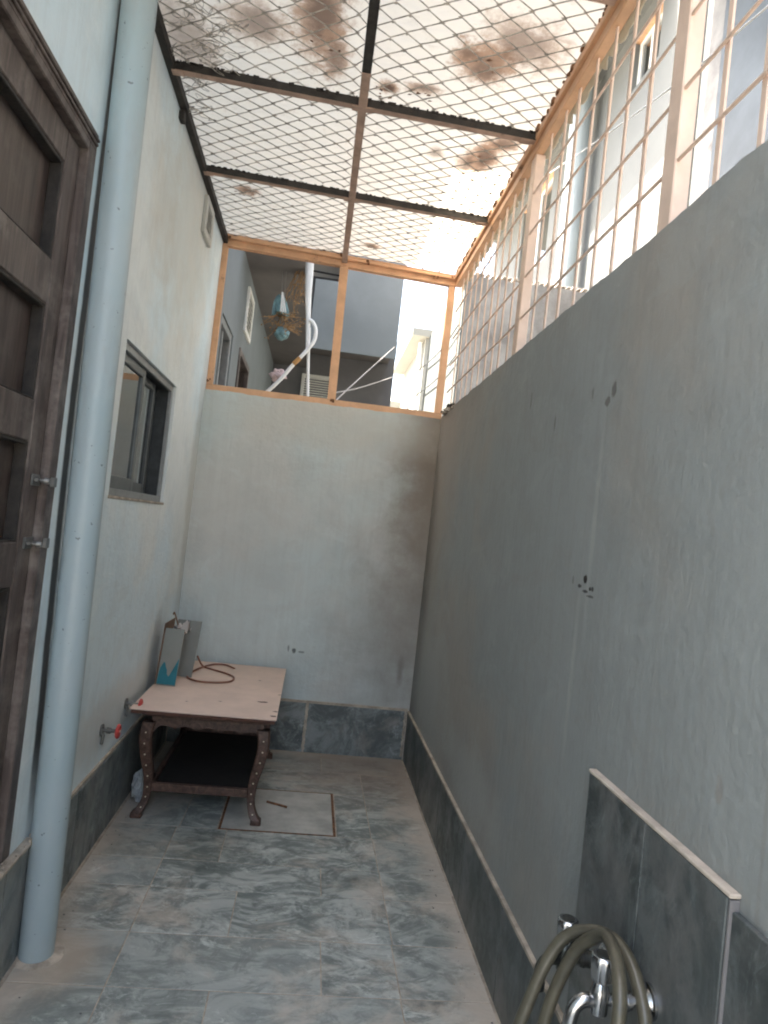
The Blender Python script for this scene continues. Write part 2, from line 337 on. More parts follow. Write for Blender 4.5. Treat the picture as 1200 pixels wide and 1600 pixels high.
def smoothpath(pts, n=8, closed=False):
    pts = [Vector(q) for q in pts]; out = []; k = len(pts)
    for i in range(k - 1):
        p0, p1, p2, p3 = pts[max(i - 1, 0)], pts[i], pts[i + 1], pts[min(i + 2, k - 1)]
        for j in range(n):
            a = j / n; a2 = a * a; a3 = a2 * a
            out.append(.5 * ((2 * p1) + (-p0 + p2) * a + (2 * p0 - 5 * p1 + 4 * p2 - p3) * a2 + (-p0 + 3 * p1 - 3 * p2 + p3) * a3))
    out.append(pts[-1]); return out
def disc(mb, c, axis, r, h, n=16, mi=0, r2=None):
    a = Vector(axis).normalized(); c = Vector(c)
    return mb.tube([c, c + a * h], [r, r if r2 is None else r2], n, mi, smooth=True)

# ------------------------------------------------------------------ ground and floor
MB().box(-60, 60, -40, 80, -.40, -.30).build('ground', M['ground'], kind='structure')
fl = MB().box(-.0, W, -.6, D, -.30, -.0016).build('floor', M['grout'], kind='structure')
MB().box(-12, 1.6, -11, -.602, -.30, -.004).build('unseen_courtyard', simple('unseen_pale_paving', (.42, .40, .36), .9, var=.15, sc=1.5, bmp=.2), kind='structure')  # unseen paving added behind the camera to throw sunlight into the passage
def tile(x0, x1, y0, y1, z0=-.012, z1=0, mat='floor_tile', parent=None, b=.0012):
    return MB().bbox(x0, x1, y0, y1, z0, z1, b).build('tile', M[mat], parent)
g = .0020
rows = [(4.3, 3.98, [.31, .95]), (3.98, 3.665, [.31, 1.17]), (3.665, 3.165, [.31, 'H', 1.17]), (3.165, 2.87, [.30, .52, 1.175]), (2.87, 2.655, [.30, .935, 1.177]), (2.655, 2.37, [.30, .62, 1.177]),
        (2.37, 2.10, [.30, .93, 1.172]), (2.10, 1.80, [.30, .60, 1.17]), (1.80, 1.50, [.31, .92, 1.17]), (1.50, 1.2, [.31, 1.17]), (1.2, .9, [.31, .92, 1.17]), (.9, .3, [.31, .7, 1.17]), (.3, -.598, [.31, .92, 1.17])]
for y1, y0, xs in rows:
    if 'H' in xs:     # the row that holds the inspection cover
        for a, b in ((0, .31), (.31, .475), (1.01, 1.17), (1.17, W)): tile(a + g, b - g, y0 + g, y1 - g, z1=random.uniform(-.0006, .0004), parent=fl)
        continue
    ed = [0] + xs + [W]
    for a, b in zip(ed[:-1], ed[1:]): tile(a + g, b - g, y0 + g, y1 - g, z1=random.uniform(-.0006, .0004), parent=fl)
cover = thing('inspection_cover', 'square stone-filled inspection cover set in the floor beside the table, rust-edged on its right', 'drain cover')
MB().bbox(.490, .995, 3.172, 3.655, -.012, .0015, .002).build('stone_slab', simple('cover_stone', (.40, .40, .365), .6, var=.25, sc=5, bmp=.15, dirt=.6, dcol=(.28, .25, .22)), cover)
fr = MB()
fr.box(.995, 1.006, 3.166, 3.66, -.012, .003); fr.box(.479, .489, 3.166, 3.66, -.012, .002)
fr.box(.489, .995, 3.166, 3.171, -.012, .002); fr.box(.489, .995, 3.656, 3.661, -.012, .002)
fr.build('rim', M['rust'], cover)
tag(MB().tube([(.673, 3.487, .007), (.72, 3.465, .007), (.774, 3.440, .006)], .0055, 6).build('twig', M['rust']), 'short rusty brown stick lying on the inspection cover', 'stick')

gt = MB(); rs = random.Random(11)
for k in range(170):
    e_ = rs.random()
    if e_ < .4: x, y = rs.uniform(.02, .10), rs.uniform(1.2, 4.2)
    elif e_ < .7: x, y = W - rs.uniform(.02, .12), rs.uniform(1.2, 4.2)
    elif e_ < .85: x, y = rs.uniform(.02, 1.4), D - rs.uniform(.02, .2)
    else: x, y = rs.uniform(.05, 1.4), rs.uniform(1.3, 4.2)
    s_ = rs.uniform(.0012, .0042); gt.bbox(x, x + s_ * 1.5, y, y + s_, .0, s_ * .8, s_ * .2, rs.randint(0, 1))
gt.build('grit', [M['cap'], M['dark_recess']], kind='stuff')

# ------------------------------------------------------------------ the house on the left (its outer face is x = 0)
house = thing('house', 'pale grey painted house wall with door, sliding window and marble skirting, left side of passage', 'house')
wl = MB(); T = -.22
HY0, HY1, HTOP = -.6, 9.6, 5.40
doorY, doorZ = (1.16, 2.075), (.352, 2.452)
winY, winZ = (2.597, 3.508), (1.420, 1.998)
wa = ((4.62, 5.20), (1.6, 2.72)); wb = ((5.60, 6.36), (1.6, 2.74))
def wallgrid(mb, x0, x1, ys, zs, holes):
    for a, b in zip(ys[:-1], ys[1:]):
        for c_, d_ in zip(zs[:-1], zs[1:]):
            cy, cz = (a + b) / 2, (c_ + d_) / 2
            if any(h[0][0] < cy < h[0][1] and h[1][0] < cz < h[1][1] for h in holes): continue
            mb.box(x0, x1, a, b, c_, d_)
holes = [(doorY, doorZ), (winY, winZ), wa, wb]
wf = MB()
for ya, yb, hs in ((HY0, 2.3, [holes[0]]), (2.3, 4.36, [holes[1]]), (4.36, 5.4, [holes[2]]), (5.4, HY1, [holes[3]])):
    ys = sorted({ya, yb} | {v for h in hs for v in h[0]}); zs = sorted({-.3, HTOP} | {v for h in hs for v in h[1]})
    wallgrid(wl if ya < 4 else wf, T, 0, ys, zs, hs)
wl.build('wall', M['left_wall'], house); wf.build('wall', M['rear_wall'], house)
MB().box(-6, .0, HY0, 3.33, HTOP, 8.2).build('upper_storey', M['rear_wall'], house)
MB().box(-6, T, HY0, HY1, 3.6, 3.8).build('roof', M['cement'], house)
# dim room behind the window
rm = MB()
rm.box(-2.6, T, 2.30, 2.36, 0, 2.9); rm.box(-2.6, T, 4.2, 4.26, 0, 2.9); rm.box(-2.66, -2.6, 2.3, 4.26, 0, 2.9); rm.box(-2.6, T, 2.36, 4.2, 2.9, 2.95); rm.box(-2.6, T, 2.36, 4.2, 0, .05)
rm.build('room', M['room'], house)
# skirting of the house wall
yy = [-.598, .23, .83, 1.43, 2.04, 2.64, 3.23, 3.83, D - .012]
for a, b in zip(yy[:-1], yy[1:]):
    MB().bbox(0, .012, a + .003, b - .003, 0, .337, .001).build('tile', M['dark_tile'], house)
MB().box(0, .010, -.6, D, .337, .3485).build('skirting_cap', M['cap'], house)
MB().box(0, .009, -.6, D, 0, .336).build('joint', M['cap_pale'], house)
MB().box(.012, .022, -.6, D, -.001, .004).build('joint', M['cap'], house)
lg = MB().bbox(-.05, .026, 1.1, 2.20, .352, .366, .003)
for k in range(16):
    yk = random.uniform(1.9, 2.2); s_ = random.uniform(.003, .009); xk = random.uniform(0, .02)
    lg.bbox(xk, xk + s_, yk, yk + s_ * 1.6, .366, .366 + s_, .001)
lg.build('door_ledge', M['cap'], house)

# door
door = thing('door', 'dark brown wooden door with recessed panels and ridged frame at left', 'door')
def yz(a, b, c_, d_): return a, b, c_, d_
fx = .0015
jm = MB(); jm.bbox(-.10, fx, 2.018, 2.0745, .368, 2.45, .003); jm.bbox(-.10, fx, 1.162, 1.21, .368, 2.45, .003); jm.bbox(-.10, fx, 1.21, 2.018, 2.385, 2.45, .003)
jm.build('door_frame', M['door_wood'], door)
for k in range(4):
    MB().bbox(-.03, .012 - .005 * abs(k - 1.2), 1.17, 2.066, 2.452 - .012 * k - .010, 2.452 - .012 * k - .001, .002).build('moulding', M['door_wood'], door)
pz = [(.50, .77), (.885, 1.145), (1.265, 1.535), (1.645, 1.905), (2.025, 2.295)]
lx = -.022; y0p, y1p = 1.34, 1.925
st = MB().bbox(-.075, lx, 1.214, y0p, .372, 2.383, .003)
st.build('stile', M['door_wood'], door)
MB().bbox(-.075, lx, y1p, 2.015, .372, 2.383, .003).build('stile', M['door_wood'], door)
zb = [.372] + [v for a in pz for v in a] + [2.383]
for i in range(0, len(zb), 2):
    MB().bbox(-.073, lx - .001, y0p, y1p, zb[i], zb[i + 1], .003).build('rail', M['door_wood'], door)
for a, b in pz:
    MB().bbox(-.071, -.058, y0p - .004, y1p + .004, a - .004, b + .004, .002).build('panel', M['door_panel'], door)
    pn = MB()
    for q in ((y0p, y0p + .008, a, b), (y1p - .010, y1p, a, b), (y0p + .008, y1p - .010, a, a + .006), (y0p + .008, y1p - .010, b - .010, b)): pn.bbox(-.058, lx - .004, q[0], q[1], q[2], q[3], .002)
    pn.build('reveal_shade', M['black_iron'], door)  # black strips round each panel imitate the shadow in its recess
for zz in (1.435, 1.262):
    b_ = MB().bbox(lx, lx + .006, 1.955, 2.010, zz - .016, zz + .016, .002)
    b_.tube([(lx + .016, 1.955, zz), (lx + .016, 2.055, zz)], .005, 8)
    b_.tube([(lx + .004, 1.968, zz), (lx + .034, 1.968, zz)], .005, 8); b_.tube([(lx + .034, 1.968, zz), (lx + .046, 1.968, zz)], [.010, .008], 10)
    b_.bbox(fx, fx + .012, 2.030, 2.052, zz - .014, zz + .014, .002)
    b_.build('bolt', M['dull_steel'], door)
MB().box(-.2, -.11, 1.16, 2.075, .352, 2.452).build('back_lining', M['room'], door)

# sliding window
win = thing('window', 'aluminium sliding window with dark tinted glass in the pale left wall', 'window')
(y0, y1), (z0, z1) = winY, winZ
def ring(mb, x0, x1, a, b, c_, d_, w_, wb_=None, bev=.002):
    wb_ = wb_ or w_
    mb.bbox(x0, x1, a, a + w_, c_, d_, bev); mb.bbox(x0, x1, b - w_, b, c_, d_, bev)
    mb.bbox(x0, x1, a + w_, b - w_, c_, c_ + wb_, bev); mb.bbox(x0, x1, a + w_, b - w_, d_ - w_, d_, bev); return mb
e = .002
ring(MB(), -.030, -.014, y0 + e, y1 - e, z0 + e, z1 - e, .028).build('frame', M['aluminium'], win)
ring(MB(), -.105, -.031, y0 + e, y1 - e, z0 + e, z1 - e, .024).build('track', M['alu_dark'], win)  # inner depth of the frame coloured dark, as if in shade
ring(MB(), T, -.106, y0 + e, y1 - e, z0 + e, z1 - e, .010).build('shade_lining', M['black_iron'], win)  # black ring put in as the shade inside the window reveal
ring(MB(), -.112, -.104, y0 + .028, y1 - .028, z0 + .028, z1 - .028, .012).build('track', M['alu_dark'], win)
ym = 3.00
s1 = ring(MB(), -.050, -.028, y0 + .03, ym + .02, z0 + .03, z1 - .03, .036, .05).build('sash', M['alu_mid'], win)
MB().box(-.042, -.038, y0 + .066, ym - .016, z0 + .08, z1 - .066).build('pane', M['glass'], s1)
s2 = ring(MB(), -.082, -.060, ym - .02, y1 - .17, z0 + .03, z1 - .03, .034, .045).build('sash', M['alu_dark'], win)
MB().box(-.073, -.069, ym + .014, y1 - .204, z0 + .075, z1 - .064).build('pane', M['glass'], s2)
ring(MB(), -.100, -.086, y1 - .30, y1 - .032, z0 + .03, z1 - .03, .022).build('mesh_sash', M['alu_dark'], win)
MB().box(T, -.108, y0 + .002, y1 - .002, z0 + .001, z0 + .006).build('sill', M['cap'], win)
# thin cement lip round the window
lip = MB(); lip.bbox(-.012, .004, y0 - .006, y1 + .004, z0 - .010, z0 + .0015, .002); lip.build('sill_edge', M['cap'], win)

# small louvred vent high on the house wall
def vent(name, label, ya, yb, za, zb_, mat, n, xo=.0):
    v = thing(name, label, 'vent')
    ring(MB(), xo, xo + .020, ya, yb, za, zb_, .035, bev=.003).build('frame', mat, v)
    MB().box(xo + .0005, xo + .003, ya + .035, yb - .035, za + .035, zb_ - .035).build('backing', M['room'], v)
    h_ = (zb_ - za - .07) / n
    for i in range(n):
        zc = za + .035 + h_ * (i + .5)
        mt = Matrix.Translation((xo + .010, 0, zc)) @ Matrix.Rotation(math.radians(38), 4, 'Y')
        MB().box(-.008, .008, ya + .036, yb - .036, -.0015, .0015, mat=mt).build('slat', mat, v)
    return v
vent('wall_vent', 'small square louvred vent high on the left wall, just below the roof', 3.63, 3.85, 2.84, 3.035, M['cream_trim'], 6)
vent('wall_vent', 'tall white louvred vent on the house wall seen beyond the back wall', 5.70, 6.12, 2.90, 3.27, M['white_trim'], 8)

# far windows of the house
for (hy, hz), lab in ((wa, 'nearer of the two dark windows beyond the back wall, half open'), (wb, 'farther of the two dark windows beyond the back wall, with brown frame')):
    wv = thing('window', lab, 'window')
    mt = M['aluminium'] if hy[0] < 5 else M['door_wood']
    ring(MB(), -.10, .012 if hy[0] > 5 else -.01, hy[0] + .002, hy[1] - .002, hz[0] + .002, hz[1] - .002, .05).build('frame', mt, wv)
    MB().bbox(-.07, -.03, (hy[0] + hy[1]) / 2 - .02, (hy[0] + hy[1]) / 2 + .02, hz[0] + .05, hz[1] - .05, .002).build('mullion', mt, wv)
    MB().box(-.055, -.050, hy[0] + .05, (hy[0] + hy[1]) / 2 - .021, hz[0] + .05, hz[1] - .05).build('pane', M['far_glass'], wv)
    MB().box(-.20, -.19, hy[0] + .003, hy[1] - .003, hz[0] + .003, hz[1] - .003).build('curtain', M['room'], wv)

# ------------------------------------------------------------------ drain pipe
dp = thing('drain_pipe', 'thick grey-blue painted drain pipe leaning against the left wall by the door', 'pipe')
PB, PS = 2.225, .042
def pipe_c(z): return Vector((.060, PB - PS * z, z))
MB().tube([pipe_c(z) for z in (0, .06, .5, 1, 1.5, 2, 2.5, 3.0, 3.6, 4.4)], .0505, 40, cap=False).build('pipe_body', M['pvc_pipe'], dp)
bd = MB().tube([pipe_c(0.001), pipe_c(.008)], [.080, .053], 26, smooth=True); bd.build('cement_bed', M['grout'], dp)

# ------------------------------------------------------------------ back wall
bw = thing('back_wall', 'grey rendered wall closing the far end of the passage, brown stain at right', 'wall')
def roughtop(mb, x0, x1, y0_, y1_, z0_, z1_, axis, n, amp):
    """wall block whose top edge is slightly uneven"""
    L0, L1 = (x0, x1) if axis == 0 else (y0_, y1_); vs = []
    for i in range(n + 1):
        u = L0 + (L1 - L0) * i / n
        za = z1_ + amp * noise.noise(Vector((u * 6, 0, 1.3))) + amp * .6 * noise.noise(Vector((u * 21, 0, 4.3)))
        zb_ = z1_ + amp * noise.noise(Vector((u * 6, 3, 1.3)))
        if axis == 0: vs += [(u, y0_, z0_), (u, y0_, za), (u, y1_, zb_), (u, y1_, z0_)]
        else: vs += [(x0, u, z0_), (x0, u, za), (x1, u, zb_), (x1, u, z0_)]
    fs = []
    for i in range(n):
        a = 4 * i; b = a + 4
        for j in range(4): fs.append((a + j, a + (j + 1) % 4, b + (j + 1) % 4, b + j))
    fs += [(0, 1, 2, 3), (4 * n, 4 * n + 3, 4 * n + 2, 4 * n + 1)]
    mb.add(vs, fs); return mb
roughtop(MB(), .0, W, D, D + .12, -.3, ZW, 0, 90, .006).build('wall', M['back_wall'], bw)
bx = [.013, .225, .833, W - .013]
for a, b in zip(bx[:-1], bx[1:]): MB().bbox(a + .003 + (.006 if abs(a - .833) < .01 else 0), b - .003, D - .012, D, .002, .300, .001).build('tile', M['dark_tile'], bw)
MB().box(.012, W - .012, D - .009, D, 0, .299).build('joint', M['cap_pale'], bw)
MB().box(.012, W - .012, D - .011, D, .301, .315).build('skirting_cap', M['cap'], bw)
cr_ = MB()
for k in range(26):      # crumbly grout run up the joints
    z_ = .02 + .28 * k / 26; cr_.bbox(.826 + random.uniform(-.002, .003), .842 + random.uniform(-.003, .004), D - .0135, D - .008, z_, z_ + .0125, .001)
    cr_.bbox(1.438 + random.uniform(-.003, .003), 1.452 + random.uniform(-.003, .003), D - .0135, D - .008, z_, z_ + .0125, .001)
cr_.build('joint', M['cap'], bw)

# ------------------------------------------------------------------ boundary wall on the right (its inner face is x = W)
rw = thing('boundary_wall', 'tall weathered grey boundary wall along the right side, topped by the grille', 'wall')
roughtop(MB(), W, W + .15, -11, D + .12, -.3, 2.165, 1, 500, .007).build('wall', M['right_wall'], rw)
yy = [-3, -.5, .02, .54, 1.052, 1.578, 2.10, 2.63, 3.15, 3.67, D - .014]
for a, b in zip(yy[:-1], yy[1:]): MB().bbox(W - .012, W, a + .0025, b - .0025, 0, .292, .001).build('tile', M['slate'], rw)
MB().box(W - .009, W, -3, D, 0, .291).build('joint', M['cap'], rw)
MB().box(W - .013, W, -3, D, .293, .304).build('skirting_cap', M['cap'], rw)
MB().box(W - .020, W - .012, -3, D, -.001, .003).build('joint', M['cap'], rw)
# splash-back tiles behind the taps
for a, b in ((1.025, 1.292), (1.292, 1.566)): MB().bbox(W - .018, W, a + .0015, b - .0015, .306, .893, .0015).build('tile', M['slate'], rw)
for a, b in ((.40, .71), (.71, 1.022)): MB().bbox(W - .012, W, a + .0015, b - .0015, .306, .875, .0015).build('tile', M['slate'], rw)
MB().bbox(W - .0185, W + .001, 1.018, 1.572, .894, .902, .002).build('skirting_cap', M['cap_pale'], rw)
MB().bbox(W - .017, W - .0, 1.0185, 1.0235, .30, .892, .001).build('joint', M['dark_recess'], rw)
# shallow chips in the render
chip = MB()
for (cy, cz, r_) in ((1.749, 1.334, .011), (1.712, 1.311, .006)):
    n = 10; chip.add([(W - .0015, cy + r_ * math.cos(2 * PI * i / n) * random.uniform(.7, 1.2), cz + r_ * math.sin(2 * PI * i / n) * random.uniform(.7, 1.2)) for i in range(n)] + [(W - .0005, cy, cz)],
                     [(i, (i + 1) % n, n) for i in range(n)])
chip.build('hole', M['black_iron'], rw)

# rear of the passage behind the camera
MB().box(-6, T, -.6, -.4, -.3, HTOP).build('gable_wall', M['left_wall'], house)

# ------------------------------------------------------------------ grille over the boundary wall
gr = thing('fence_grille', 'pale salmon steel bar grille standing on top of the right boundary wall', 'grille')
RX = W + .02
for (a, b) in ((-.6, -.54), (.10, .16), (1.490, 1.552), (2.700, 2.762)):
    MB().bbox(RX - .016, RX + .024, a, b, 2.150, 2.990, .003).build('post', M['salmon_pale'], gr)
ybars = []
for a, b in ((-.54, .10), (.16, 1.49), (1.552, 2.70), (2.762, 4.268)):
    n = round((b - a) / .1405); ybars += [a + (b - a) * i / n for i in range(1, n)]
bar0 = MB().bbox(-.003, .003, -.0085, .0085, 2.150, 2.989, .001).build('vertical_bar', M['salmon_pale'], gr); bar0.location = (RX, ybars[0], 0)
for i, yb in enumerate(ybars[1:]):
    c_ = bar0.copy(); COL.objects.link(c_); c_.parent = gr; c_.location = (RX + random.uniform(-.001, .001), yb + random.uniform(-.004, .004), 0)
    c_.rotation_euler = (random.uniform(-.002, .002), 0, random.uniform(-.1, .1))
for a, b, dz in ((-.54, .10, 0), (.16, 1.49, .005), (1.552, 2.70, 0), (2.762, 4.25, -.005)):
    for zz in (2.312, 2.482, 2.655, 2.825):
        hb = MB(); pts = [(RX - .009, a + (b - a) * i / 10, zz + dz + .004 * noise.noise(Vector((i * .7, zz * 9, a)))) for i in range(11)]
        hb.tube(pts, .0048, 6); hb.build('horizontal_bar', M['salmon_pale'], gr)
tr_ = MB().bbox(RX - .020, RX + .016, -.6, D, 2.990, 3.030, .003); tr_.build('top_rail', M['salmon'], gr)
tr2 = MB().bbox(RX - .034, RX + .001, -.6, D - .002, 3.031, 3.062, .003)
for k in range(95):      # rusty weld lumps and bent mesh ends along the rail
    yk = random.uniform(.8, D); s_ = random.uniform(.003, .010)
    tr2.bbox(RX - .036 - s_ * .5, RX - .030, yk, yk + s_ * 2.2, 3.052 + random.uniform(-.006, .010), 3.056 + s_ + random.uniform(0, .008), .001, 1)
tr2.build('rail_cap', [M['salmon'], M['rust']], gr)

# ------------------------------------------------------------------ open frame over the back wall
bf = thing('opening_frame', 'salmon painted steel frame with one mullion above the back wall', 'frame')
def fb(name, pts, wx, wy, mat=None, b=.004):
    """straight box bar from a to b in the x-z plane of the back wall"""
    a, c_ = Vector(pts[0]), Vector(pts[1]); d = c_ - a; L = d.length; d.normalize()
    s2_ = Vector((0, 1, 0)); n_ = d.cross(s2_)
    bm = bmesh.new(); bmesh.ops.create_cube(bm, size=1)
    for v in bm.verts: v.co = a + d * ((v.co.z + .5) * L) + n_ * (v.co.x * wx) + s2_ * (v.co.y * wy)
    bmesh.ops.bevel(bm, geom=bm.edges[:], offset=b, segments=1, affect='EDGES'); bm.verts.index_update()
    mb = MB().add([v.co.copy() for v in bm.verts], [[v.index for v in f.verts] for f in bm.faces]); bm.free()
    return mb.build(name, mat or M['salmon'], bf)
FY = D + .03
fb('bottom_rail', [(.002, FY, ZW + .018), (W, FY, ZW + .020)], .030, .035)
fb('side_post', [(.016, FY, ZW + .034), (.014, FY, 3.055)], .030, .033)
fb('side_post', [(W - .02, FY, ZW + .036), (W - .018, FY, 3.00)], .036, .033)
fb('mullion', [(.770, FY, ZW + .035), (.757, FY, 3.028)], .044, .033)
fb('top_rail', [(.032, FY, 3.067), (W, FY, 3.022)], .036, .036)
fb('upper_rail', [(.005, FY - .012, 3.098), (W - .002, FY - .012, 3.050)], .022, .060)
rl = MB()
for (cx, cz) in ((.02, 3.085), (.90, 3.055), (1.33, 3.03), (1.45, 3.04), (.73, 3.075), (.0, 2.20), (.77, 2.17)):
    for k in range(5): 
        s_ = random.uniform(.006, .016); xk = cx + random.uniform(-.015, .015); zk = cz + random.uniform(-.008, .008)
        rl.bbox(xk, xk + s_, FY - .046 if cz > 3 else FY - .020, FY - .038 if cz > 3 else FY - .015, zk, zk + s_, .001)
rl.build('rust_patch', M['rust'], bf, kind='stuff')

# ------------------------------------------------------------------ roof over the passage
rf = thing('roof_cage', 'steel beam roof with expanded metal mesh under a stained translucent sheet', 'roof')
def zroof(x): return ZR + .018 - .040 * x / W     # roof falls a little to the right
def xbeam(y, dark):
    mb = MB(); a, b = .03, W - .01
    n = 1
    za, zb_ = zroof(a) - .004, zroof(b) - .004
    h, d = .032, .032
    vs = [(a, y, za - h), (b, y, zb_ - h), (b, y + d, zb_ - h), (a, y + d, za - h), (a, y, za), (b, y, zb_), (b, y + d, zb_), (a, y + d, za)]
    mb.add(vs, [(0, 1, 2, 3)], 0); mb.add(vs, [(0, 1, 5, 4), (2, 3, 7, 6), (4, 5, 6, 7), (0, 3, 7, 4), (1, 2, 6, 5)], 1)
    for k in range(60):
        xk = random.uniform(a, b); s_ = random.uniform(.003, .009)
        mb.bbox(xk, xk + s_ * 2, y - .003, y + .001, zroof(xk) - .012, zroof(xk) - .002 + random.uniform(0, .003), .001, 1)
    return mb.build('cross_beam', [M['beam_under'], M['black_iron']], rf)
beams = [-.42, .36, 1.14, 1.92, 2.675, 3.445]
for i, y in enumerate(beams): xbeam(y, i)
for y in (2.675, 3.445):     # gusset plates at the crossings
    for xk, wk in ((.755, .055), (.04, .03), (1.42, .03)):
        z_ = zroof(xk) - .040
        MB().bbox(xk - wk * .75, xk + wk * .75, y - .002, y + .032, z_ - .002, z_ + .002, .001).build('gusset', M['beam_under'], rf)
def lbeam(x, w_, y0_, y1_, mats, name, zo=0.0, h=.034, cut=None):
    z_ = zroof(x) + zo; mb = MB()
    segs = [(y0_, y1_, 0)] if cut is None else [(y0_, cut, 1), (cut, y1_, 0)]
    for a, b, mi in segs: mb.bbox(x, x + w_, a, b, z_ - h, z_ - .004, .002, mi)
    return mb.build(name, mats, rf)
lbeam(.738, .034, -.6, D, [M['beam_under'], M['black_iron']], 'centre_beam', -.006, .036, 2.47)
lbeam(.000, .030, -.6, D + .04, [M['black_iron']], 'edge_beam', .0, .040)
hk = MB().bbox(.0, .022, 2.93, 2.975, 3.02, 3.062, .003); hk.build('bracket', M['black_iron'], rf)
# expanded metal panels
Lp, Sp = .106, .0835
def emesh(x0, x1, y0_, y1_, fine=True):
    mb = MB(); h = .0017; wd = .0050 * .5
    nx = int((x1 - x0) / (Lp / 2)) + 1; ny = int((y1_ - y0_) / (Sp / 2)) + 1
    for j in range(ny):
        vs = []
        for i in range(nx + 1):
            x = min(x0 + i * Lp / 2, x1); k = -1 if (i + j) % 2 else 1
            y = y0_ + j * Sp / 2 + k * (Sp / 4 - wd * .6)
            jx = .007 * noise.noise(Vector((x * 9, y * 9, 1))); jy = .007 * noise.noise(Vector((x * 9, y * 9, 7)))
            z = zroof(x) + .004 + .010 * noise.noise(Vector((x * 3, y * 3, 2))) + (.0011 if j % 2 else 0) + k * .0008
            w2 = wd * (1.0 + .25 * noise.noise(Vector((x * 14, y * 14, 4))))
            vs += [(x + jx, y + jy - w2, z), (x + jx, y + jy + w2, z), (x + jx, y + jy, z - h * 2.0)]
        fs = []
        for i in range(nx):
            a = 3 * i; b = a + 3; fs += [(a, a + 1, b + 1, b), (a + 1, a + 2, b + 2, b + 1), (a + 2, a, b, b + 2)]
        mb.add(vs, fs)
        for i in range(nx):    # thick knuckles where strands meet
            if (i + j) % 2 == 0 and fine:
                x = min(x0 + i * Lp / 2, x1); y = y0_ + j * Sp / 2 + Sp / 4; z = zroof(x) + .004
                r_ = .0056 * random.uniform(.8, 1.25); mb.add([(x - r_ * 2.0, y, z), (x, y - r_, z), (x + r_ * 2.0, y, z), (x, y + r_, z), (x, y, z - .006)], [(0, 1, 4), (1, 2, 4), (2, 3, 4), (3, 0, 4)])
    o = mb.build('mesh_panel', M['mesh_wire'], rf); return o
edges = beams + [D - .02]
for a, b in zip(edges[:-1], edges[1:]):
    if b < 1.5: continue
    emesh(.02, .74, a + .02, b, b > 1.9); emesh(.77, W - .005, a + .02, b, b > 1.9)
# the sheet above, lightly corrugated, its outer edge folded over the rail
sh = MB(); vs = []; nx, ny = 44, 170; Y0, Y1 = 1.25, D + .02
for j in range(ny + 1):
    y = Y0 + (Y1 - Y0) * j / ny
    for i in range(nx + 1):
        x = .002 + (W + .035) * i / nx
        z = zroof(x) + .030 + .005 * math.sin(y * 2 * PI / .076) + .008 * noise.noise(Vector((x * 2, y * 2, 0)))
        vs.append((x, y, z))
sh.add(vs, [(j * (nx + 1) + i, j * (nx + 1) + i + 1, (j + 1) * (nx + 1) + i + 1, (j + 1) * (nx + 1) + i) for j in range(ny) for i in range(nx)], 0, True)
sh.build('roof_sheet', M['sheet'], rf)
ed = MB(); vs = []; n = 420
for i in range(n + 1):
    y = Y0 + (Y1 - Y0) * i / n; dr = .085 + .022 * abs(math.sin(y * PI / .062)) + .008 * noise.noise(Vector((y * 5, 0, 0)))
    xo = W + .046 + .006 * math.sin(y * 2 * PI / .076)
    vs += [(xo, y, ZF + .034), (xo + .004, y, ZF + .030 - dr), (xo + .008, y, ZF + .030 - dr), (xo + .004, y, ZF + .034)]
ed.add(vs, [(4 * i + a, 4 * i + (a + 1) % 4, 4 * i + 4 + (a + 1) % 4, 4 * i + 4 + a) for i in range(n) for a in range(4)])
ed.build('sheet_edge', M['sheet'], rf)
# tangle of old wire and cobweb in the near left corner of the roof
tw = MB()
for k in range(95):
    c0 = Vector((random.uniform(.03, .26), random.uniform(2.2, 2.66) if k < 76 else random.uniform(2.70, 3.0), zroof(.1) - .004 - random.uniform(0, .02)))
    if k >= 76: c0.x = random.uniform(.03, .10)
    pts = [c0]
    for q in range(5): pts.append(pts[-1] + Vector((random.uniform(-.035, .04), random.uniform(-.035, .035), random.uniform(-.006, .006))))
    tw.tube(smoothpath(pts, 4), .0013, 4)
tw.build('wire_tangle', M['mesh_wire'], rf, kind='stuff')
lf = MB()
for k in range(46):     # leaf litter caught on the mesh and against the beams
    cx, cy = random.choice([(.84, 2.64), (.98, 2.60), (1.16, 2.38), (.20, 3.72), (.9, 4.15), (1.30, 2.98), (.6, 2.45)])
    c0 = Vector((cx + random.gauss(0, .03), cy + random.gauss(0, .022), zroof(cx) + .012)); a = random.uniform(0, PI); s_ = random.uniform(.006, .016)
    u = Vector((math.cos(a), math.sin(a), .2)) * s_; v = Vector((-math.sin(a), math.cos(a), .15)) * s_ * .5
    lf.add([c0 - u, c0 - v + Vector((0, 0, .002)), c0 + u, c0 + v], [(0, 1, 2, 3)])
tag(lf.build('leaf_litter', M['rust']), 'dead leaf litter scattered on the mesh under the roof sheet', 'leaves').pop('category', None)
bpy.data.objects['leaf_litter']['kind'] = 'stuff'

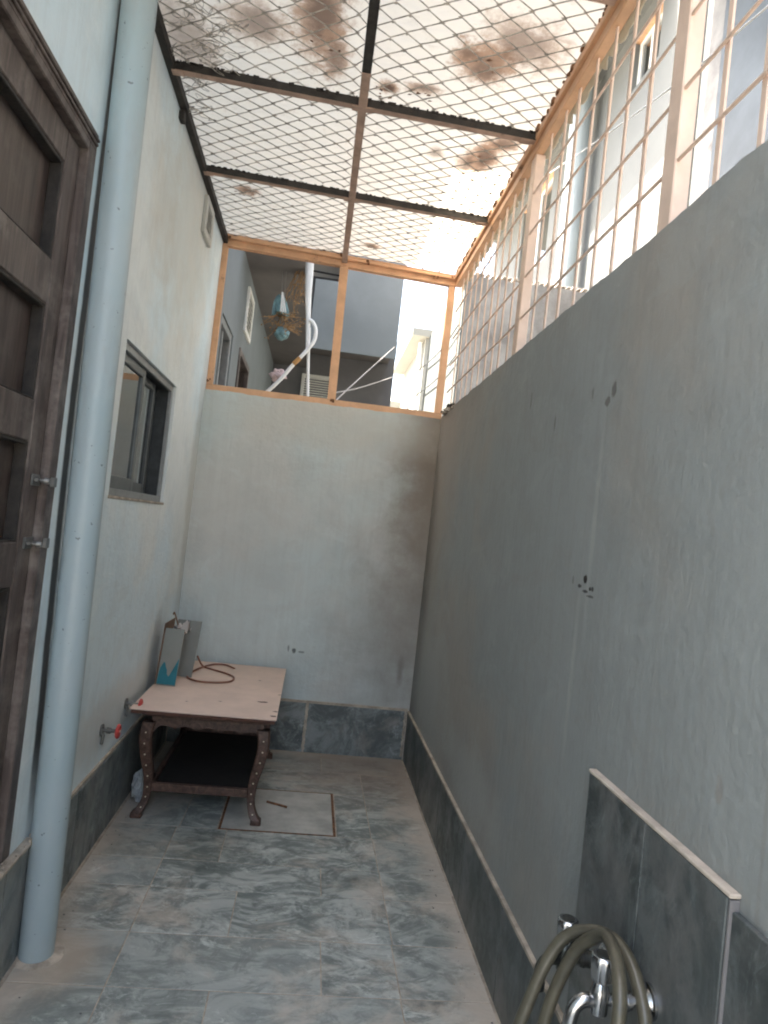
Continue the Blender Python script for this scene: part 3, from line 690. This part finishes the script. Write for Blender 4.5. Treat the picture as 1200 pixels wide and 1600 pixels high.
# ------------------------------------------------------------------ table with its board, box and cable
tb = thing('table', 'low dark wooden table with curved studded legs and scalloped apron', 'table')
TX0, TX1, TY0, TY1 = .105, .640, 3.235, 4.15
def table_leg(cx, cy, sx, sy):
    """curved leg lofted through square sections, foot kicking outwards"""
    prof = [(.000, .034, .048), (.022, .034, .046), (.034, .022, .040), (.075, .006, .034), (.12, .000, .036), (.19, .004, .043), (.27, .020, .050), (.34, .031, .053), (.39, .030, .055), (.430, .024, .056)]
    P = smoothpath([(a, b, c_) for a, b, c_ in prof], 3); vs = []
    for q in P:
        z, o, w_ = q; X = cx + sx * o; Y = cy + sy * o * .5
        hx = w_ * .5; hy = w_ * .48
        ch = .25
        vs += [(X - hx, Y - hy * (1 - ch), z), (X - hx * (1 - ch), Y - hy, z), (X + hx * (1 - ch), Y - hy, z), (X + hx, Y - hy * (1 - ch), z), (X + hx, Y + hy * (1 - ch), z), (X + hx * (1 - ch), Y + hy, z), (X - hx * (1 - ch), Y + hy, z), (X - hx, Y + hy * (1 - ch), z)]
    n = len(P); mb = MB(); mb.add(vs, [(8 * i + a, 8 * i + (a + 1) % 8, 8 * i + 8 + (a + 1) % 8, 8 * i + 8 + a) for i in range(n - 1) for a in range(8)] + [tuple(range(8))[::-1], tuple(range(8 * n - 8, 8 * n))])
    leg = mb.build('leg', M['table_wood'], tb)
    if sy < 0:
        for z in (.045, .09, .135, .185, .235, .285, .335, .385):
            o = min(P, key=lambda q: abs(q[0] - z)); X = cx + sx * o[1]; Y = cy + sy * o[1] * .5 - o[2] * .48
            b_ = MB(); b_.add([(X + .0042 * math.cos(a * PI / 3), Y + .0005, z + .0042 * math.sin(a * PI / 3)) for a in range(6)] + [(X, Y - .003, z)], [(a, (a + 1) % 6, 6) for a in range(6)], 0, True)
            b_.build('stud', M['stud'], leg)
for sx, cx in ((-1, .138), (1, .604)):
    for sy, cy in ((-1, TY0 + .02), (1, TY1 - .02)): table_leg(cx, cy, sx, sy)
def apron(a, b, y, t_):
    n = 64; top = .455; o = [(a, top)]
    for i in range(n + 1):
        u = i / n; x = a + (b - a) * u
        z = .400 + .016 * abs(math.sin(u * PI * 5)) ** .7 - .004 * abs(2 * u - 1)
        if u < .08 or u > .92: z -= .034 * (1 - min(u, 1 - u) / .08) ** 1.5
        o.append((x, z))
    o.append((b, top)); return MB().prism(o, 1, y, y + t_)
apron(TX0 + .02, TX1 - .012, TY0 + .008, .018).build('apron', M['table_wood'], tb)
apron(TX0 + .02, TX1 - .012, TY1 - .03, .018).build('apron', M['table_wood'], tb)
for x in (TX0 + .012, TX1 - .03): MB().bbox(x, x + .018, TY0 + .03, TY1 - .03, .395, .455, .002).build('apron', M['table_wood'], tb)
MB().bbox(TX0 - .005, TX1 + .012, TY0 - .012, TY1 + .01, .456, .476, .004).build('table_top', M['table_wood'], tb)
MB().bbox(TX0 + .036, TX1 - .030, TY0 + .010, TY0 + .032, .113, .151, .003).build('stretcher', M['table_wood'], tb)
MB().bbox(TX0 + .036, TX1 - .030, TY1 - .032, TY1 - .010, .113, .151, .003).build('stretcher', M['table_wood'], tb)
for x in (TX0 + .030, TX1 - .055): MB().bbox(x, x + .022, TY0 + .034, TY1 - .034, .117, .147, .003).build('stretcher', M['table_wood'], tb)
MB().bbox(TX0 + .054, TX1 - .057, TY0 + .10, TY1 - .034, .119, .128, .002).build('shade_panel', simple('table_shade', (.014, .011, .009), .8, var=.3, sc=20, bmp=.1), tb)  # near-black panel put in for the shade under the table
# board laid over the table
bo = MB(); rs = random.Random(5)
for (bx_, by_, bw_) in ((.60, 3.45, .016), (.672, 3.30, .010), (.676, 3.62, .008), (.40, 3.40, .006), (.25, 3.35, .005), (.55, 3.9, .006), (.665, 3.22, .012)):
    q_ = [(bx_ + bw_ * rs.uniform(.6, 1.2) * math.cos(a * PI / 5) * 1.6, by_ + bw_ * rs.uniform(.5, 1.1) * math.sin(a * PI / 5)) for a in range(10)]
    bo.add([(min(a, .681), b, .5018) for a, b in q_], [tuple(range(10))], 1)
bo.bbox(.035, .682, 3.165, 4.275, .4955, .5015, .001, 0); bo.bbox(.040, .676, 3.170, 4.268, .4775, .4950, .003, 1)
nb = 26; vs = []
for i in range(nb + 1):   # lifted, splintering veneer lip along the front edge
    x = .30 + .36 * i / nb; l_ = .008 * math.sin(i / nb * PI) * abs(math.sin(i * .5)); vs += [(x, 3.166, .4945 - l_ * .6), (x, 3.158 - l_ * .6, .4925 - l_), (x, 3.160 - l_ * .6, .4905 - l_)]
bo.add(vs, [(3 * i + a, 3 * i + (a + 1) % 3, 3 * i + 3 + (a + 1) % 3, 3 * i + 3 + a) for i in range(nb) for a in range(3)], 1)
tag(bo.build('board', [M['board'], M['board_edge']]), 'beige plywood board with dark edges laid flat on the low table', 'board')
# open carton
ct = thing('carton', 'open grey cardboard carton with teal print standing on the board against the wall', 'box')
def quad(mb, a, b, h, lean, th=.003, mi=0, mi2=None, n=1, z0=.5025):
    """upright card from a to b (x,y), of height h, leaning by lean (x,y)"""
    a = Vector((*a, z0)); b = Vector((*b, z0)); u = Vector((*lean, h)); nn = (b - a).cross(u).normalized() * th
    return mb.add([a, b, b + u, a + u, a + nn, b + nn, b + u + nn, a + u + nn], [(0, 1, 2, 3), (4, 5, 6, 7), (0, 1, 5, 4), (1, 2, 6, 5), (2, 3, 7, 6), (3, 0, 4, 7)], mi)
CB = [(.050, 3.612), (.146, 3.606), (.158, 3.838), (.058, 3.845)]
ln = (.012, .030)
quad(MB(), CB[0], CB[1], .285, ln).build('front_face', M['card_grey'], ct)
quad(MB(), (.040, 3.620), (.046, 3.842), .305, (.012, .03), .004).build('side_face', M['card_brown'], ct)
quad(MB(), (.060, 3.842), (.190, 3.826), .30, (.018, .030)).build('back_face', M['card_grey'], ct)
# printed teal patch: flat print just proud of the front card
u0 = Vector((CB[0][0], CB[0][1], .5025)); ux = Vector((CB[1][0], CB[1][1], .5025)) - u0; uz = Vector((ln[0], ln[1], .285)); off = Vector((0, -.0046, .0005))
pr = [(0.02, .02), (.98, .02), (.99, .16), (.97, .34), (.98, .50), (.90, .42), (.86, .30), (.76, .23), (.66, .18), (.56, .16), (.47, .20), (.44, .27), (.36, .32), (.28, .40), (.20, .40), (.13, .34), (.07, .30), (.03, .20)]
cen = (.5, .09)
pv = [u0 + ux * a + uz * b + off for a, b in pr] + [u0 + ux * cen[0] + uz * cen[1] + off]
MB().add(pv, [(i, (i + 1) % len(pr), len(pr)) for i in range(len(pr))]).build('print', M['teal'], ct)
ti = MB(); vs = []; n = 9
for j in range(n):
    for i in range(n):
        a = i / (n - 1); b = j / (n - 1)
        v = Vector((.072 + .075 * a + .012, 3.66 + .13 * b + .03, .755 + .028 * math.sin(a * 5 + b * 7) + .035 * noise.noise(Vector((a * 4, b * 4, 0))) + .03 * a)); vs.append(v)
ti.add(vs, [(j * n + i, j * n + i + 1, (j + 1) * n + i + 1, (j + 1) * n + i) for j in range(n - 1) for i in range(n - 1)], 0, True)
ti.build('tissue', M['tissue'], ct)
MB().tube(smoothpath([(.10, 3.75, .79), (.085, 3.76, .825), (.07, 3.77, .850), (.065, 3.78, .838)], 4), .004, 6).build('string', M['card_brown'], ct)
# cable coil on the board
cp = [(.165, 4.13, .56), (.205, 4.10, .512), (.27, 4.05, .507), (.35, 3.98, .508), (.405, 3.90, .508), (.40, 3.80, .507), (.33, 3.745, .507), (.24, 3.74, .507), (.175, 3.80, .507), (.165, 3.90, .507), (.20, 4.05, .510), (.25, 4.17, .509), (.32, 4.20, .508), (.385, 4.13, .506)]
tag(MB().tube(smoothpath(cp, 8), .0052, 8).build('cable', M['cable']), 'brown cable looped on the board behind the carton', 'cable')
# crumpled plastic bag under the table
bm = bmesh.new(); bmesh.ops.create_icosphere(bm, subdivisions=4, radius=1)
for v in bm.verts:
    q = v.co.copy(); d = 1 + .35 * noise.noise(q * 1.7) + .22 * noise.noise(q * 4.5) + .10 * noise.noise(q * 11)
    v.co = Vector((.075 + q.x * .038 * d, 3.42 + q.y * .06 * d, .075 + q.z * .075 * d))
    if v.co.z < .001: v.co.z = .001
    if v.co.x < .016: v.co.x = .016
bm.verts.index_update()
tag(MB().add([v.co.copy() for v in bm.verts], [[v.index for v in f.verts] for f in bm.faces]).build('plastic_bag', M['plastic_bag']), 'crumpled pale plastic bag on the floor behind the left table leg', 'bag'); bm.free()

# ------------------------------------------------------------------ stop valves on the left wall
def valve(label, y, z, turn, wheel_r):
    v = thing('stop_valve', label, 'valve', 'red wheeled stop valves on the left wall')
    b = MB(); disc(b, (0, y, z), (1, 0, 0), .024, .006, 18); b.tube([(.004, y, z), (.060, y, z)], .0075, 10); disc(b, (.022, y, z), (1, 0, 0), .012, .016, 6)
    b.tube([(.0, y, z - .004), (.012, y - .004, z - .02), (.008, y - .004, z - .055)], .006, 8)
    b.build('valve_body', M['dull_steel'], v)
    wh = MB(); n = 18; R_ = wheel_r
    wh.tube([(.066, y + R_ * math.cos(2 * PI * i / n), z + R_ * math.sin(2 * PI * i / n)) for i in range(n + 1)], .0065, 8)
    disc(wh, (.060, y, z), (1, 0, 0), .009, .014, 10)
    for k in range(4): a = turn + k * PI / 2; wh.tube([(.066, y, z), (.066, y + R_ * math.cos(a), z + R_ * math.sin(a))], .005, 6)
    wh.build('handwheel', M['red'], v)
    disc(MB(), (.0745, y, z), (1, 0, 0), .006, .002, 10).build('hub_cap', M['tissue'], v)
valve('nearer red-wheeled stop valve on the left wall, clear of the table', 2.883, .485, .4, .023)
valve('farther red-wheeled stop valve on the left wall, beside the board corner', 3.235, .500, .9, .021)

# ------------------------------------------------------------------ taps and hose at lower right
def knob(mb, c, r, h):
    """fluted chromed knob"""
    n = 32; vs = []; prof = [(0, .80), (.10, .92), (.55, .98), (.88, 1.04), (.97, .98), (1.0, .86)]
    for a, s_ in prof:
        for i in range(n):
            t_ = 2 * PI * i / n; rr = r * s_ * (1 + (.07 * math.cos(8 * t_) if a < .9 else 0)); vs.append((c[0] + rr * math.cos(t_), c[1] + rr * math.sin(t_), c[2] + a * h))
    k = len(prof); mb.add(vs, [(j * n + i, j * n + (i + 1) % n, (j + 1) * n + (i + 1) % n, (j + 1) * n + i) for j in range(k - 1) for i in range(n)], 0, True)
    mb.add(vs[-n:], [tuple(range(n))]); return mb
def faucet(label, bx, y, z, fl, mats, loc_group):
    f = thing('tap', label, 'tap', loc_group)
    b = MB()
    disc(b, (W - .018, y, z), (-1, 0, 0), .030, .006, 28); disc(b, (W - .024, y, z), (-1, 0, 0), .022, .010, 24, r2=.016)
    b.build('wall_flange', M['chrome'], f)
    s_ = MB(); s_.tube([(W - .034, y, z), (bx, y, z)], .0105, 16); disc(s_, (bx + .030, y, z), (1, 0, 0), .0155, .028, 20); disc(s_, (bx + .034, y, z), (1, 0, 0), .0172, .004, 20); disc(s_, (bx + .048, y, z), (1, 0, 0), .0172, .004, 20)
    s_.build('barrel', mats[0], f)
    v = MB(); v.tube([(bx, y, z - .022), (bx, y, z + .012), (bx, y, z + .026), (bx, y, z + .034)], [.016, .0175, .014, .010], 18)
    v.tube(smoothpath([(bx, y, z - .004), (bx - .028, y, z - .002), (bx - .044, y, z - .014), (bx - .050, y, z - .036), (bx - .051, y, z - .052)], 5), [.0125] * 21, 16)
    v.tube([(bx - .051, y, z - .050), (bx - .051, y, z - .064)], [.0145, .0145], 18)
    v.build('spout', mats[1], f)
    kn = knob(MB(), (bx, y, z + .034), .0205, .046); kn.build('handle', M['chrome'], f)
    disc(MB(), (bx, y, z + .0802), (0, 0, 1), .013, .001, 20).build('handle_cap', M['chrome_dark'], f)
faucet('chrome wall tap nearer the camera, bare spout, lowest at the bottom edge', 1.355, 1.215, .605, None, (M['chrome'], M['chrome']), None)
faucet('dark tarnished wall tap with the old hose hung over it', 1.360, 1.392, .570, None, (M['chrome_dark'], M['chrome_dark']), None)
ho = [(1.24, 1.44, .02), (1.245, 1.42, .18), (1.262, 1.39, .36), (1.275, 1.38, .441), (1.291, 1.38, .492), (1.308, 1.38, .544), (1.334, 1.38, .597), (1.362, 1.37, .634), (1.398, 1.34, .655), (1.418, 1.30, .662), (1.428, 1.26, .650), (1.431, 1.22, .622), (1.431, 1.185, .575), (1.428, 1.17, .48), (1.42, 1.18, .34), (1.38, 1.24, .22), (1.32, 1.32, .23),
      (1.300, 1.345, .35), (1.312, 1.35, .455), (1.324, 1.35, .514), (1.341, 1.345, .571), (1.362, 1.335, .625), (1.378, 1.30, .668), (1.382, 1.26, .690), (1.372, 1.20, .685), (1.358, 1.15, .660), (1.350, 1.13, .612), (1.345, 1.13, .50), (1.34, 1.16, .32), (1.30, 1.24, .12), (1.22, 1.36, .015), (1.1, 1.2, .0135), (1.05, .9, .0135)]
hs = MB().tube(smoothpath(ho, 9), .0125, 14); tag(hs.build('hose', M['hose']), 'old brown-grey garden hose looped over the taps at lower right', 'hose')

# rag and wire snagged on the wall top in the corner
rg = MB()
for k in range(34):
    c0 = Vector((W - .002 + random.uniform(-.02, .01), random.uniform(3.88, 4.2), 2.168 + random.uniform(-.02, .02))); s_ = random.uniform(.008, .02)
    rg.bbox(c0.x, c0.x + s_, c0.y, c0.y + s_ * 2, c0.z, c0.z + s_ * .7, .002, 0 if k % 3 else 1)
tag(rg.build('mortar_rubble', [M['cap_pale'], M['black_iron']]), 'crumbling mortar heap on the wall top at the back corner', 'rubble')
tag(MB().box(1.22, W, D + .050, D + .118, ZW + .001, ZW + .012).build('sunlit_ridge', M['cap_pale']), 'pale ridge drawn as the sunlit end of the back wall top under the frame', 'sunlit strip')  # pale strip added where sun catches the outer top of the wall

# ------------------------------------------------------------------ rear building beyond the back wall
rb = thing('rear_building', 'blue-grey building with projecting upper storey beyond the back wall', 'building')
MB().box(.0, 1.56, 8.98, 9.2, -.3, 4.6).build('lower_wall', M['dark_recess'], rb)
MB().box(.0, .452, 5.25, 8.98, 3.40, 3.55).build('soffit', M['soffit'], rb)
MB().box(.452, 1.468, 8.02, 8.98, 3.585, 3.62).build('floor_slab', M['soffit'], rb)
MB().box(.452, 1.476, 7.985, 8.02, 3.415, 3.62).build('lip', M['rear_wall'], rb)
MB().box(.452, .775, 8.0, 8.02, 3.621, 4.225).build('parapet', M['rear_wall'], rb)
MB().box(.776, 1.472, 8.0, 8.98, 3.621, 6.2).build('upper_wall', M['rear_wall'], rb)
MB().box(.0, .775, 8.05, 8.98, 5.0, 5.1).build('balcony_ceiling', M['light_soffit'], rb)
MB().box(.0, .775, 8.985, 9.05, 4.6, 6.2).build('balcony_wall', M['light_soffit'], rb)
db = MB().tube([(.35, 8.3, 4.42), (.85, 8.3, 4.40)], .012, 8); db.tube([(.44, 8.4, 4.75), (.85, 8.2, 4.46)], .008, 8); db.build('brace', M['black_iron'], rb)
MB().box(.50, 1.56, 9.21, 12.0, -.3, 4.6).build('rear_block', M['rear_wall'], rb)
lv = thing('louvre', 'white square louvred exhaust grille on the dark wall of the rear building', 'louvre')
ring3 = MB(); lx0, lx1, lz0, lz1, ly = .38, .80, 2.86, 3.31, 8.93
for q in ((lx0, lx0 + .04, lz0, lz1), (lx1 - .04, lx1, lz0, lz1), (lx0 + .04, lx1 - .04, lz0, lz0 + .04), (lx0 + .04, lx1 - .04, lz1 - .04, lz1)): ring3.bbox(q[0], q[1], ly, ly + .045, q[2], q[3], .004)
ring3.build('frame', M['white_trim'], lv)
for i in range(12):
    zc = lz0 + .055 + i * (lz1 - lz0 - .09) / 11.5
    MB().box(lx0 + .041, lx1 - .041, -.010, .010, -.003, .003, mat=Matrix.Translation((0, ly + .02, zc)) @ Matrix.Rotation(math.radians(-35), 4, 'X')).build('slat', M['white_trim'], lv)

# white pipe with branch beyond the frame
pp = thing('water_pipe', 'white plastic pipe dropping behind the back frame with a taped diagonal branch', 'pipe')
MB().tube([(.478, 5.5, 3.75), (.478, 5.5, 3.52), (.500, 5.5, 3.20), (.520, 5.5, 3.02), (.545, 5.5, 2.76)], [.040, .038, .026, .019, .017], 16).build('down_pipe', M['white_pvc'], pp)
MB().tube([(.536, 5.52, 2.95), (.556, 5.52, 2.70), (.600, 5.52, 2.25)], .0125, 12).build('thin_pipe', M['white_pvc'], pp)
MB().tube(smoothpath([(.530, 5.48, 3.00), (.560, 5.48, 2.985), (.590, 5.48, 2.93), (.590, 5.48, 2.85), (.562, 5.48, 2.79), (.50, 5.48, 2.70), (.44, 5.48, 2.62), (.36, 5.48, 2.50), (.27, 5.48, 2.39), (.20, 5.48, 2.30)], 6), .0155, 12).build('branch', M['white_pvc'], pp)
MB().tube([(.492, 5.477, 2.688), (.447, 5.477, 2.632)], .0185, 12).build('tape', M['ochre'], pp)

# hanging plant pots in aqua plastic, dried stems
def blobmesh(c, r, seed, squash=(1, 1, 1), amp=.3):
    bm = bmesh.new(); bmesh.ops.create_icosphere(bm, subdivisions=4, radius=1)
    for v in bm.verts:
        q = v.co.copy(); d = 1 + amp * noise.noise(q * 1.6 + Vector((seed, 0, 0))) + amp * .6 * noise.noise(q * 4 + Vector((seed, 3, 0))) + amp * .25 * noise.noise(q * 10 + Vector((seed, 3, 0)))
        v.co = Vector((c[0] + q.x * r * d * squash[0], c[1] + q.y * r * d * squash[1], c[2] + q.z * r * d * squash[2]))
    bm.verts.index_update(); mb = MB().add([v.co.copy() for v in bm.verts], [[v.index for v in f.verts] for f in bm.faces], 0, True); bm.free(); return mb
def hanging(label, cx, cz, cone, seed, y=5.6):
    h = thing('hanging_pot', label, 'hanging pot')
    if cone:
        n = 26; vs = []
        for j, (zz, rr) in enumerate(((.115, .014), (.10, .032), (.06, .047), (.0, .062), (-.045, .070), (-.05, .066))):
            for i in range(n):
                a = 2 * PI * i / n; r_ = rr * (1 + .13 * math.sin(5 * a + j) + .08 * math.sin(11 * a)); vs.append((cx + r_ * math.cos(a) + (zz * -.15), y + r_ * math.sin(a), cz + zz + .014 * math.sin(3 * a + 1) * (1 if zz < 0 else .3)))
        MB().add(vs, [(j * n + i, j * n + (i + 1) % n, (j + 1) * n + (i + 1) % n, (j + 1) * n + i) for j in range(5) for i in range(n)], 0, False).build('bag_cover', M['aqua'], h)
        b = MB(); 
        for k in range(3): b.tube([(cx + .004 * k, y - .07, cz + .12), (cx + .01 + .018 * k, y - .085, cz - .04)], [.003, .008], 6)
        b.build('strap', M['white_pvc'], h)
    else:
        blobmesh((cx, y, cz), .052, seed, (1.05, 1.0, .95), .28).build('bag_cover', M['aqua'], h)
    MB().tube([(cx - .002, y, cz + .06), (cx - .012, y, cz + .22), (cx - .02, y, 3.40)], .003, 5).build('cord', M['wire'], h)
    d = MB(); rs = random.Random(seed)
    for k in range(26):
        a = rs.uniform(0, 2 * PI); q = Vector((cx + .03 * math.cos(a), y + .03 * math.sin(a), cz + (-.05 if cone else .055))); pts = [q]
        dirv = Vector((math.cos(a) * .6 + (.85 if k % 3 else -.25), math.sin(a) * .5, (.30 if k % 3 else -.55) if cone else (.5 if k % 2 else -.1)))
        for s_ in range(5): dirv += Vector((rs.uniform(-.3, .3), rs.uniform(-.3, .3), rs.uniform(-.3, .22))); pts.append(pts[-1] + dirv.normalized() * rs.uniform(.016, .040))
        d.tube(pts, [.003, .0035, .003, .0025, .0015, .0006], 4)
        for s_ in range(3):
            b_ = pts[rs.randint(2, 5)]; u = Vector((rs.uniform(-1, 1), rs.uniform(-1, 1), rs.uniform(-1, .6))).normalized() * rs.uniform(.012, .028); v = u.cross(Vector((rs.uniform(-1, 1), 1, rs.uniform(-1, 1)))).normalized() * .006
            d.add([b_, b_ + u * .5 + v, b_ + u, b_ + u * .5 - v], [(0, 1, 2, 3)])
    d.build('dried_foliage', M['straw'], h, kind='stuff')
hanging('upper hanging pot in a cone of aqua plastic with dried leaves', .290, 3.085, True, 3)
hanging('lower round hanging pot wrapped in aqua plastic, dried stems above', .322, 2.895, False, 8)
blo = blobmesh((.335, 5.55, 2.545), .048, 5, (1.15, 1, 1.0), .45).build('cloth', M['pink']); tag(blo, 'pale pink cloth bundle tied to the branch pipe', 'cloth')
vn = MB(); rs = random.Random(4)
for k in range(26):     # dried climber hanging beside the white pipe
    q = Vector((.455 + rs.uniform(-.03, .01), 5.58 + rs.uniform(-.05, .05), 3.55)); pts = [q]; x_end = rs.uniform(-.12, .0)
    for s_ in range(7): pts.append(pts[-1] + Vector((x_end / 7 + rs.uniform(-.02, .02), rs.uniform(-.015, .015), -rs.uniform(.02, .09))))
    vn.tube(pts, .0016, 4)
    for s_ in range(3):
        b_ = pts[rs.randint(1, 7)]; u = Vector((rs.uniform(-1, 1), rs.uniform(-1, 1), rs.uniform(-1, .2))).normalized() * rs.uniform(.012, .03); v = u.cross(Vector((.3, 1, .2))).normalized() * .006
        vn.add([b_, b_ + u * .5 + v, b_ + u, b_ + u * .5 - v], [(0, 1, 2, 3)])
tag(vn.build('climber', M['straw']), 'dried brown climbing plant hanging beside the white pipe', 'plant')
# cords strung behind the frame
def cord(name, label, pts, r, mat, cat='cord'): return tag(MB().tube(smoothpath(pts, 6), r, 6).build(name, mat), label, cat)
cord('cord', 'steep pale cord rising right from behind the mullion foot', [(.76, 4.6, 2.18), (.97, 5.6, 2.60), (1.44, 7.9, 3.53)], .0055, M['wire'])
cord('cord', 'shallow pale cord running right behind the mullion foot', [(.74, 4.62, 2.27), (1.0, 5.8, 2.58), (1.46, 7.95, 3.19)], .0055, M['wire'])
cord('cord', 'pale cord running left behind the louvred grille', [(.74, 4.62, 2.20), (.45, 5.0, 2.27), (.10, 5.6, 2.36)], .005, M['wire'])
cord('wire', 'thin white wire sagging outside the grille at upper right', [(1.75, .9, 2.66), (1.75, 1.638, 2.842), (1.75, 2.157, 2.956), (1.75, 3.42, 3.327), (1.75, 5.2, 3.9)], .0028, M['white_pvc'], 'wire')

# ------------------------------------------------------------------ neighbours on the right
shd = thing('shed', 'rough grey cement outbuilding with whitewashed side beyond the grille', 'outbuilding')
roughtop(MB(), 1.87, 3.6, 6.0, 6.14, -.3, 3.745, 0, 60, .02).build('front_wall', M['cement'], shd)
bmx = MB()
for k in range(34):
    x = 1.87 + k * .05; h_ = random.uniform(.006, .022); bmx.bbox(x, x + .04, 6.0, 6.12, 3.752 + .012, 3.765 + h_, .003)
bmx.build('mortar_edge', M['cap_pale'], shd)
MB().box(1.84, 1.869, 6.0, 7.95, -.3, 3.72).build('side_wall', M['shed_side'], shd)
MB().box(1.87, 3.6, 6.14, 7.95, 3.60, 3.70).build('roof', M['cement'], shd)
for i, (za, zb_) in enumerate(((3.28, 3.42), (3.0, 3.10))):
    cord('wire', ('upper' if i == 0 else 'lower') + ' of two sagging grey wires along the whitewashed side wall', [(1.81, 5.9, za), (1.81, 6.9, za - .06 + .05), (1.81, 8.6, zb_ + .02)], .006, M['black_cable'], 'wire')

wh = thing('white_house', 'tall white neighbouring house seen through the grille, half in sun', 'house')
WX = 4.5; wt = 11.0
hw = [((8.50, 9.32), (7.95, 8.72)), ((12.62, 14.5), (6.9, 8.62))]
mbw = MB(); wallgrid(mbw, WX, WX + .25, [6.62, 8.50, 9.32, 12.62, 14.5, 17.0], [-.3, 6.9, 7.95, 8.62, 8.72, wt], hw); mbw.build('wall', M['white_wall'], wh)
MB().box(WX + .25, WX + .3, 6.62, 17.0, -.3, wt).build('inner_lining', M['room'], wh)
MB().box(WX - 1.36, WX + .25, 8.15, 17.0, 8.95, 9.15).build('overhang', M['white_wall'], wh)
MB().tube([(WX - .26, 10.55, -.2), (WX - .26, 10.55, 8.9)], .17, 20).build('soil_pipe', simple('light_blue_white_paint', (.36, .40, .40), .8, var=.05, sc=1.4, bmp=.1), wh)
MB().box(WX - .10, WX - .001, 7.32, 7.50, -.3, wt).build('pilaster', M['white_wall'], wh)
for yq in (7.60, 7.78):
    MB().tube([(WX - .07, yq, -.2), (WX - .07, yq, wt)], .045, 12).build('rain_pipe', M['white_pvc'], wh)
for (hy, hz) in hw:
    wv = MB(); 
    for q in ((hy[0], hy[0] + .09, *hz), (hy[1] - .09, hy[1], *hz), ((hy[0] + hy[1]) / 2 - .05, (hy[0] + hy[1]) / 2 + .05, hz[0] + .09, hz[1] - .09), (hy[0] + .09, hy[1] - .09, hz[0], hz[0] + .09), (hy[0] + .09, hy[1] - .09, hz[1] - .09, hz[1])):
        wv.bbox(WX + .08, WX + .15, q[0], q[1], q[2], q[3], .004)
    f_ = wv.build('window', M['white_trim'], wh); MB().box(WX + .11, WX + .118, hy[0] + .09, hy[1] - .09, hz[0] + .09, hz[1] - .09).build('pane', M['far_glass'], f_)
    MB().box(WX + .005, WX + .08, hy[0] + .002, hy[1] - .002, hz[1] - .03, hz[1] - .002).build('lintel', M['salmon'], wh)

gh = thing('grey_house', 'blue-grey rendered neighbouring house at the upper right edge', 'house')
MB().box(3.62, 6.0, -4, 5.30, -.3, 9.0).build('wall', M['slategrey_wall'], gh)
MB().box(3.62, 6.0, 5.302, 5.50, -.3, 9.0).build('corner_strip', M['cement'], gh)
MB().box(2.20, 3.619, -4, 5.7, 6.6, 6.8).build('shade_slab', M['slategrey_wall'], gh)  # unseen slab added to keep the grey wall below it shaded
MB().box(2.65, 6.0, -4, 5.7, 9.0, 9.2).build('roof_shade_slab', M['slategrey_wall'], gh)  # eave carried forward out of view, also to shade that wall

fbk = thing('far_house', 'far sunlit white house with long eave beyond the back right corner', 'house')
mf = MB(); mf.box(2.60, 6.0, 14.0, 20.5, -.3, 5.45); mf.build('wall', M['cream_wall'], fbk)
MB().box(2.30, 6.1, 13.9, 17.6, 5.451, 5.60).build('eave', M['cream_wall'], fbk)
MB().box(2.05, 2.599, 17.6, 20.5, -.3, 4.75).build('side_block', M['cream_wall'], fbk)
for yq in (14.6, 15.8, 17.0): MB().bbox(2.57, 2.598, yq, yq + .35, 2.6, 4.4, .004).build('window', M['dark_recess'], fbk)
MB().tube([(2.54, 14.25, -.2), (2.54, 14.25, 5.4)], .05, 10).build('rain_pipe', M['white_pvc'], fbk)
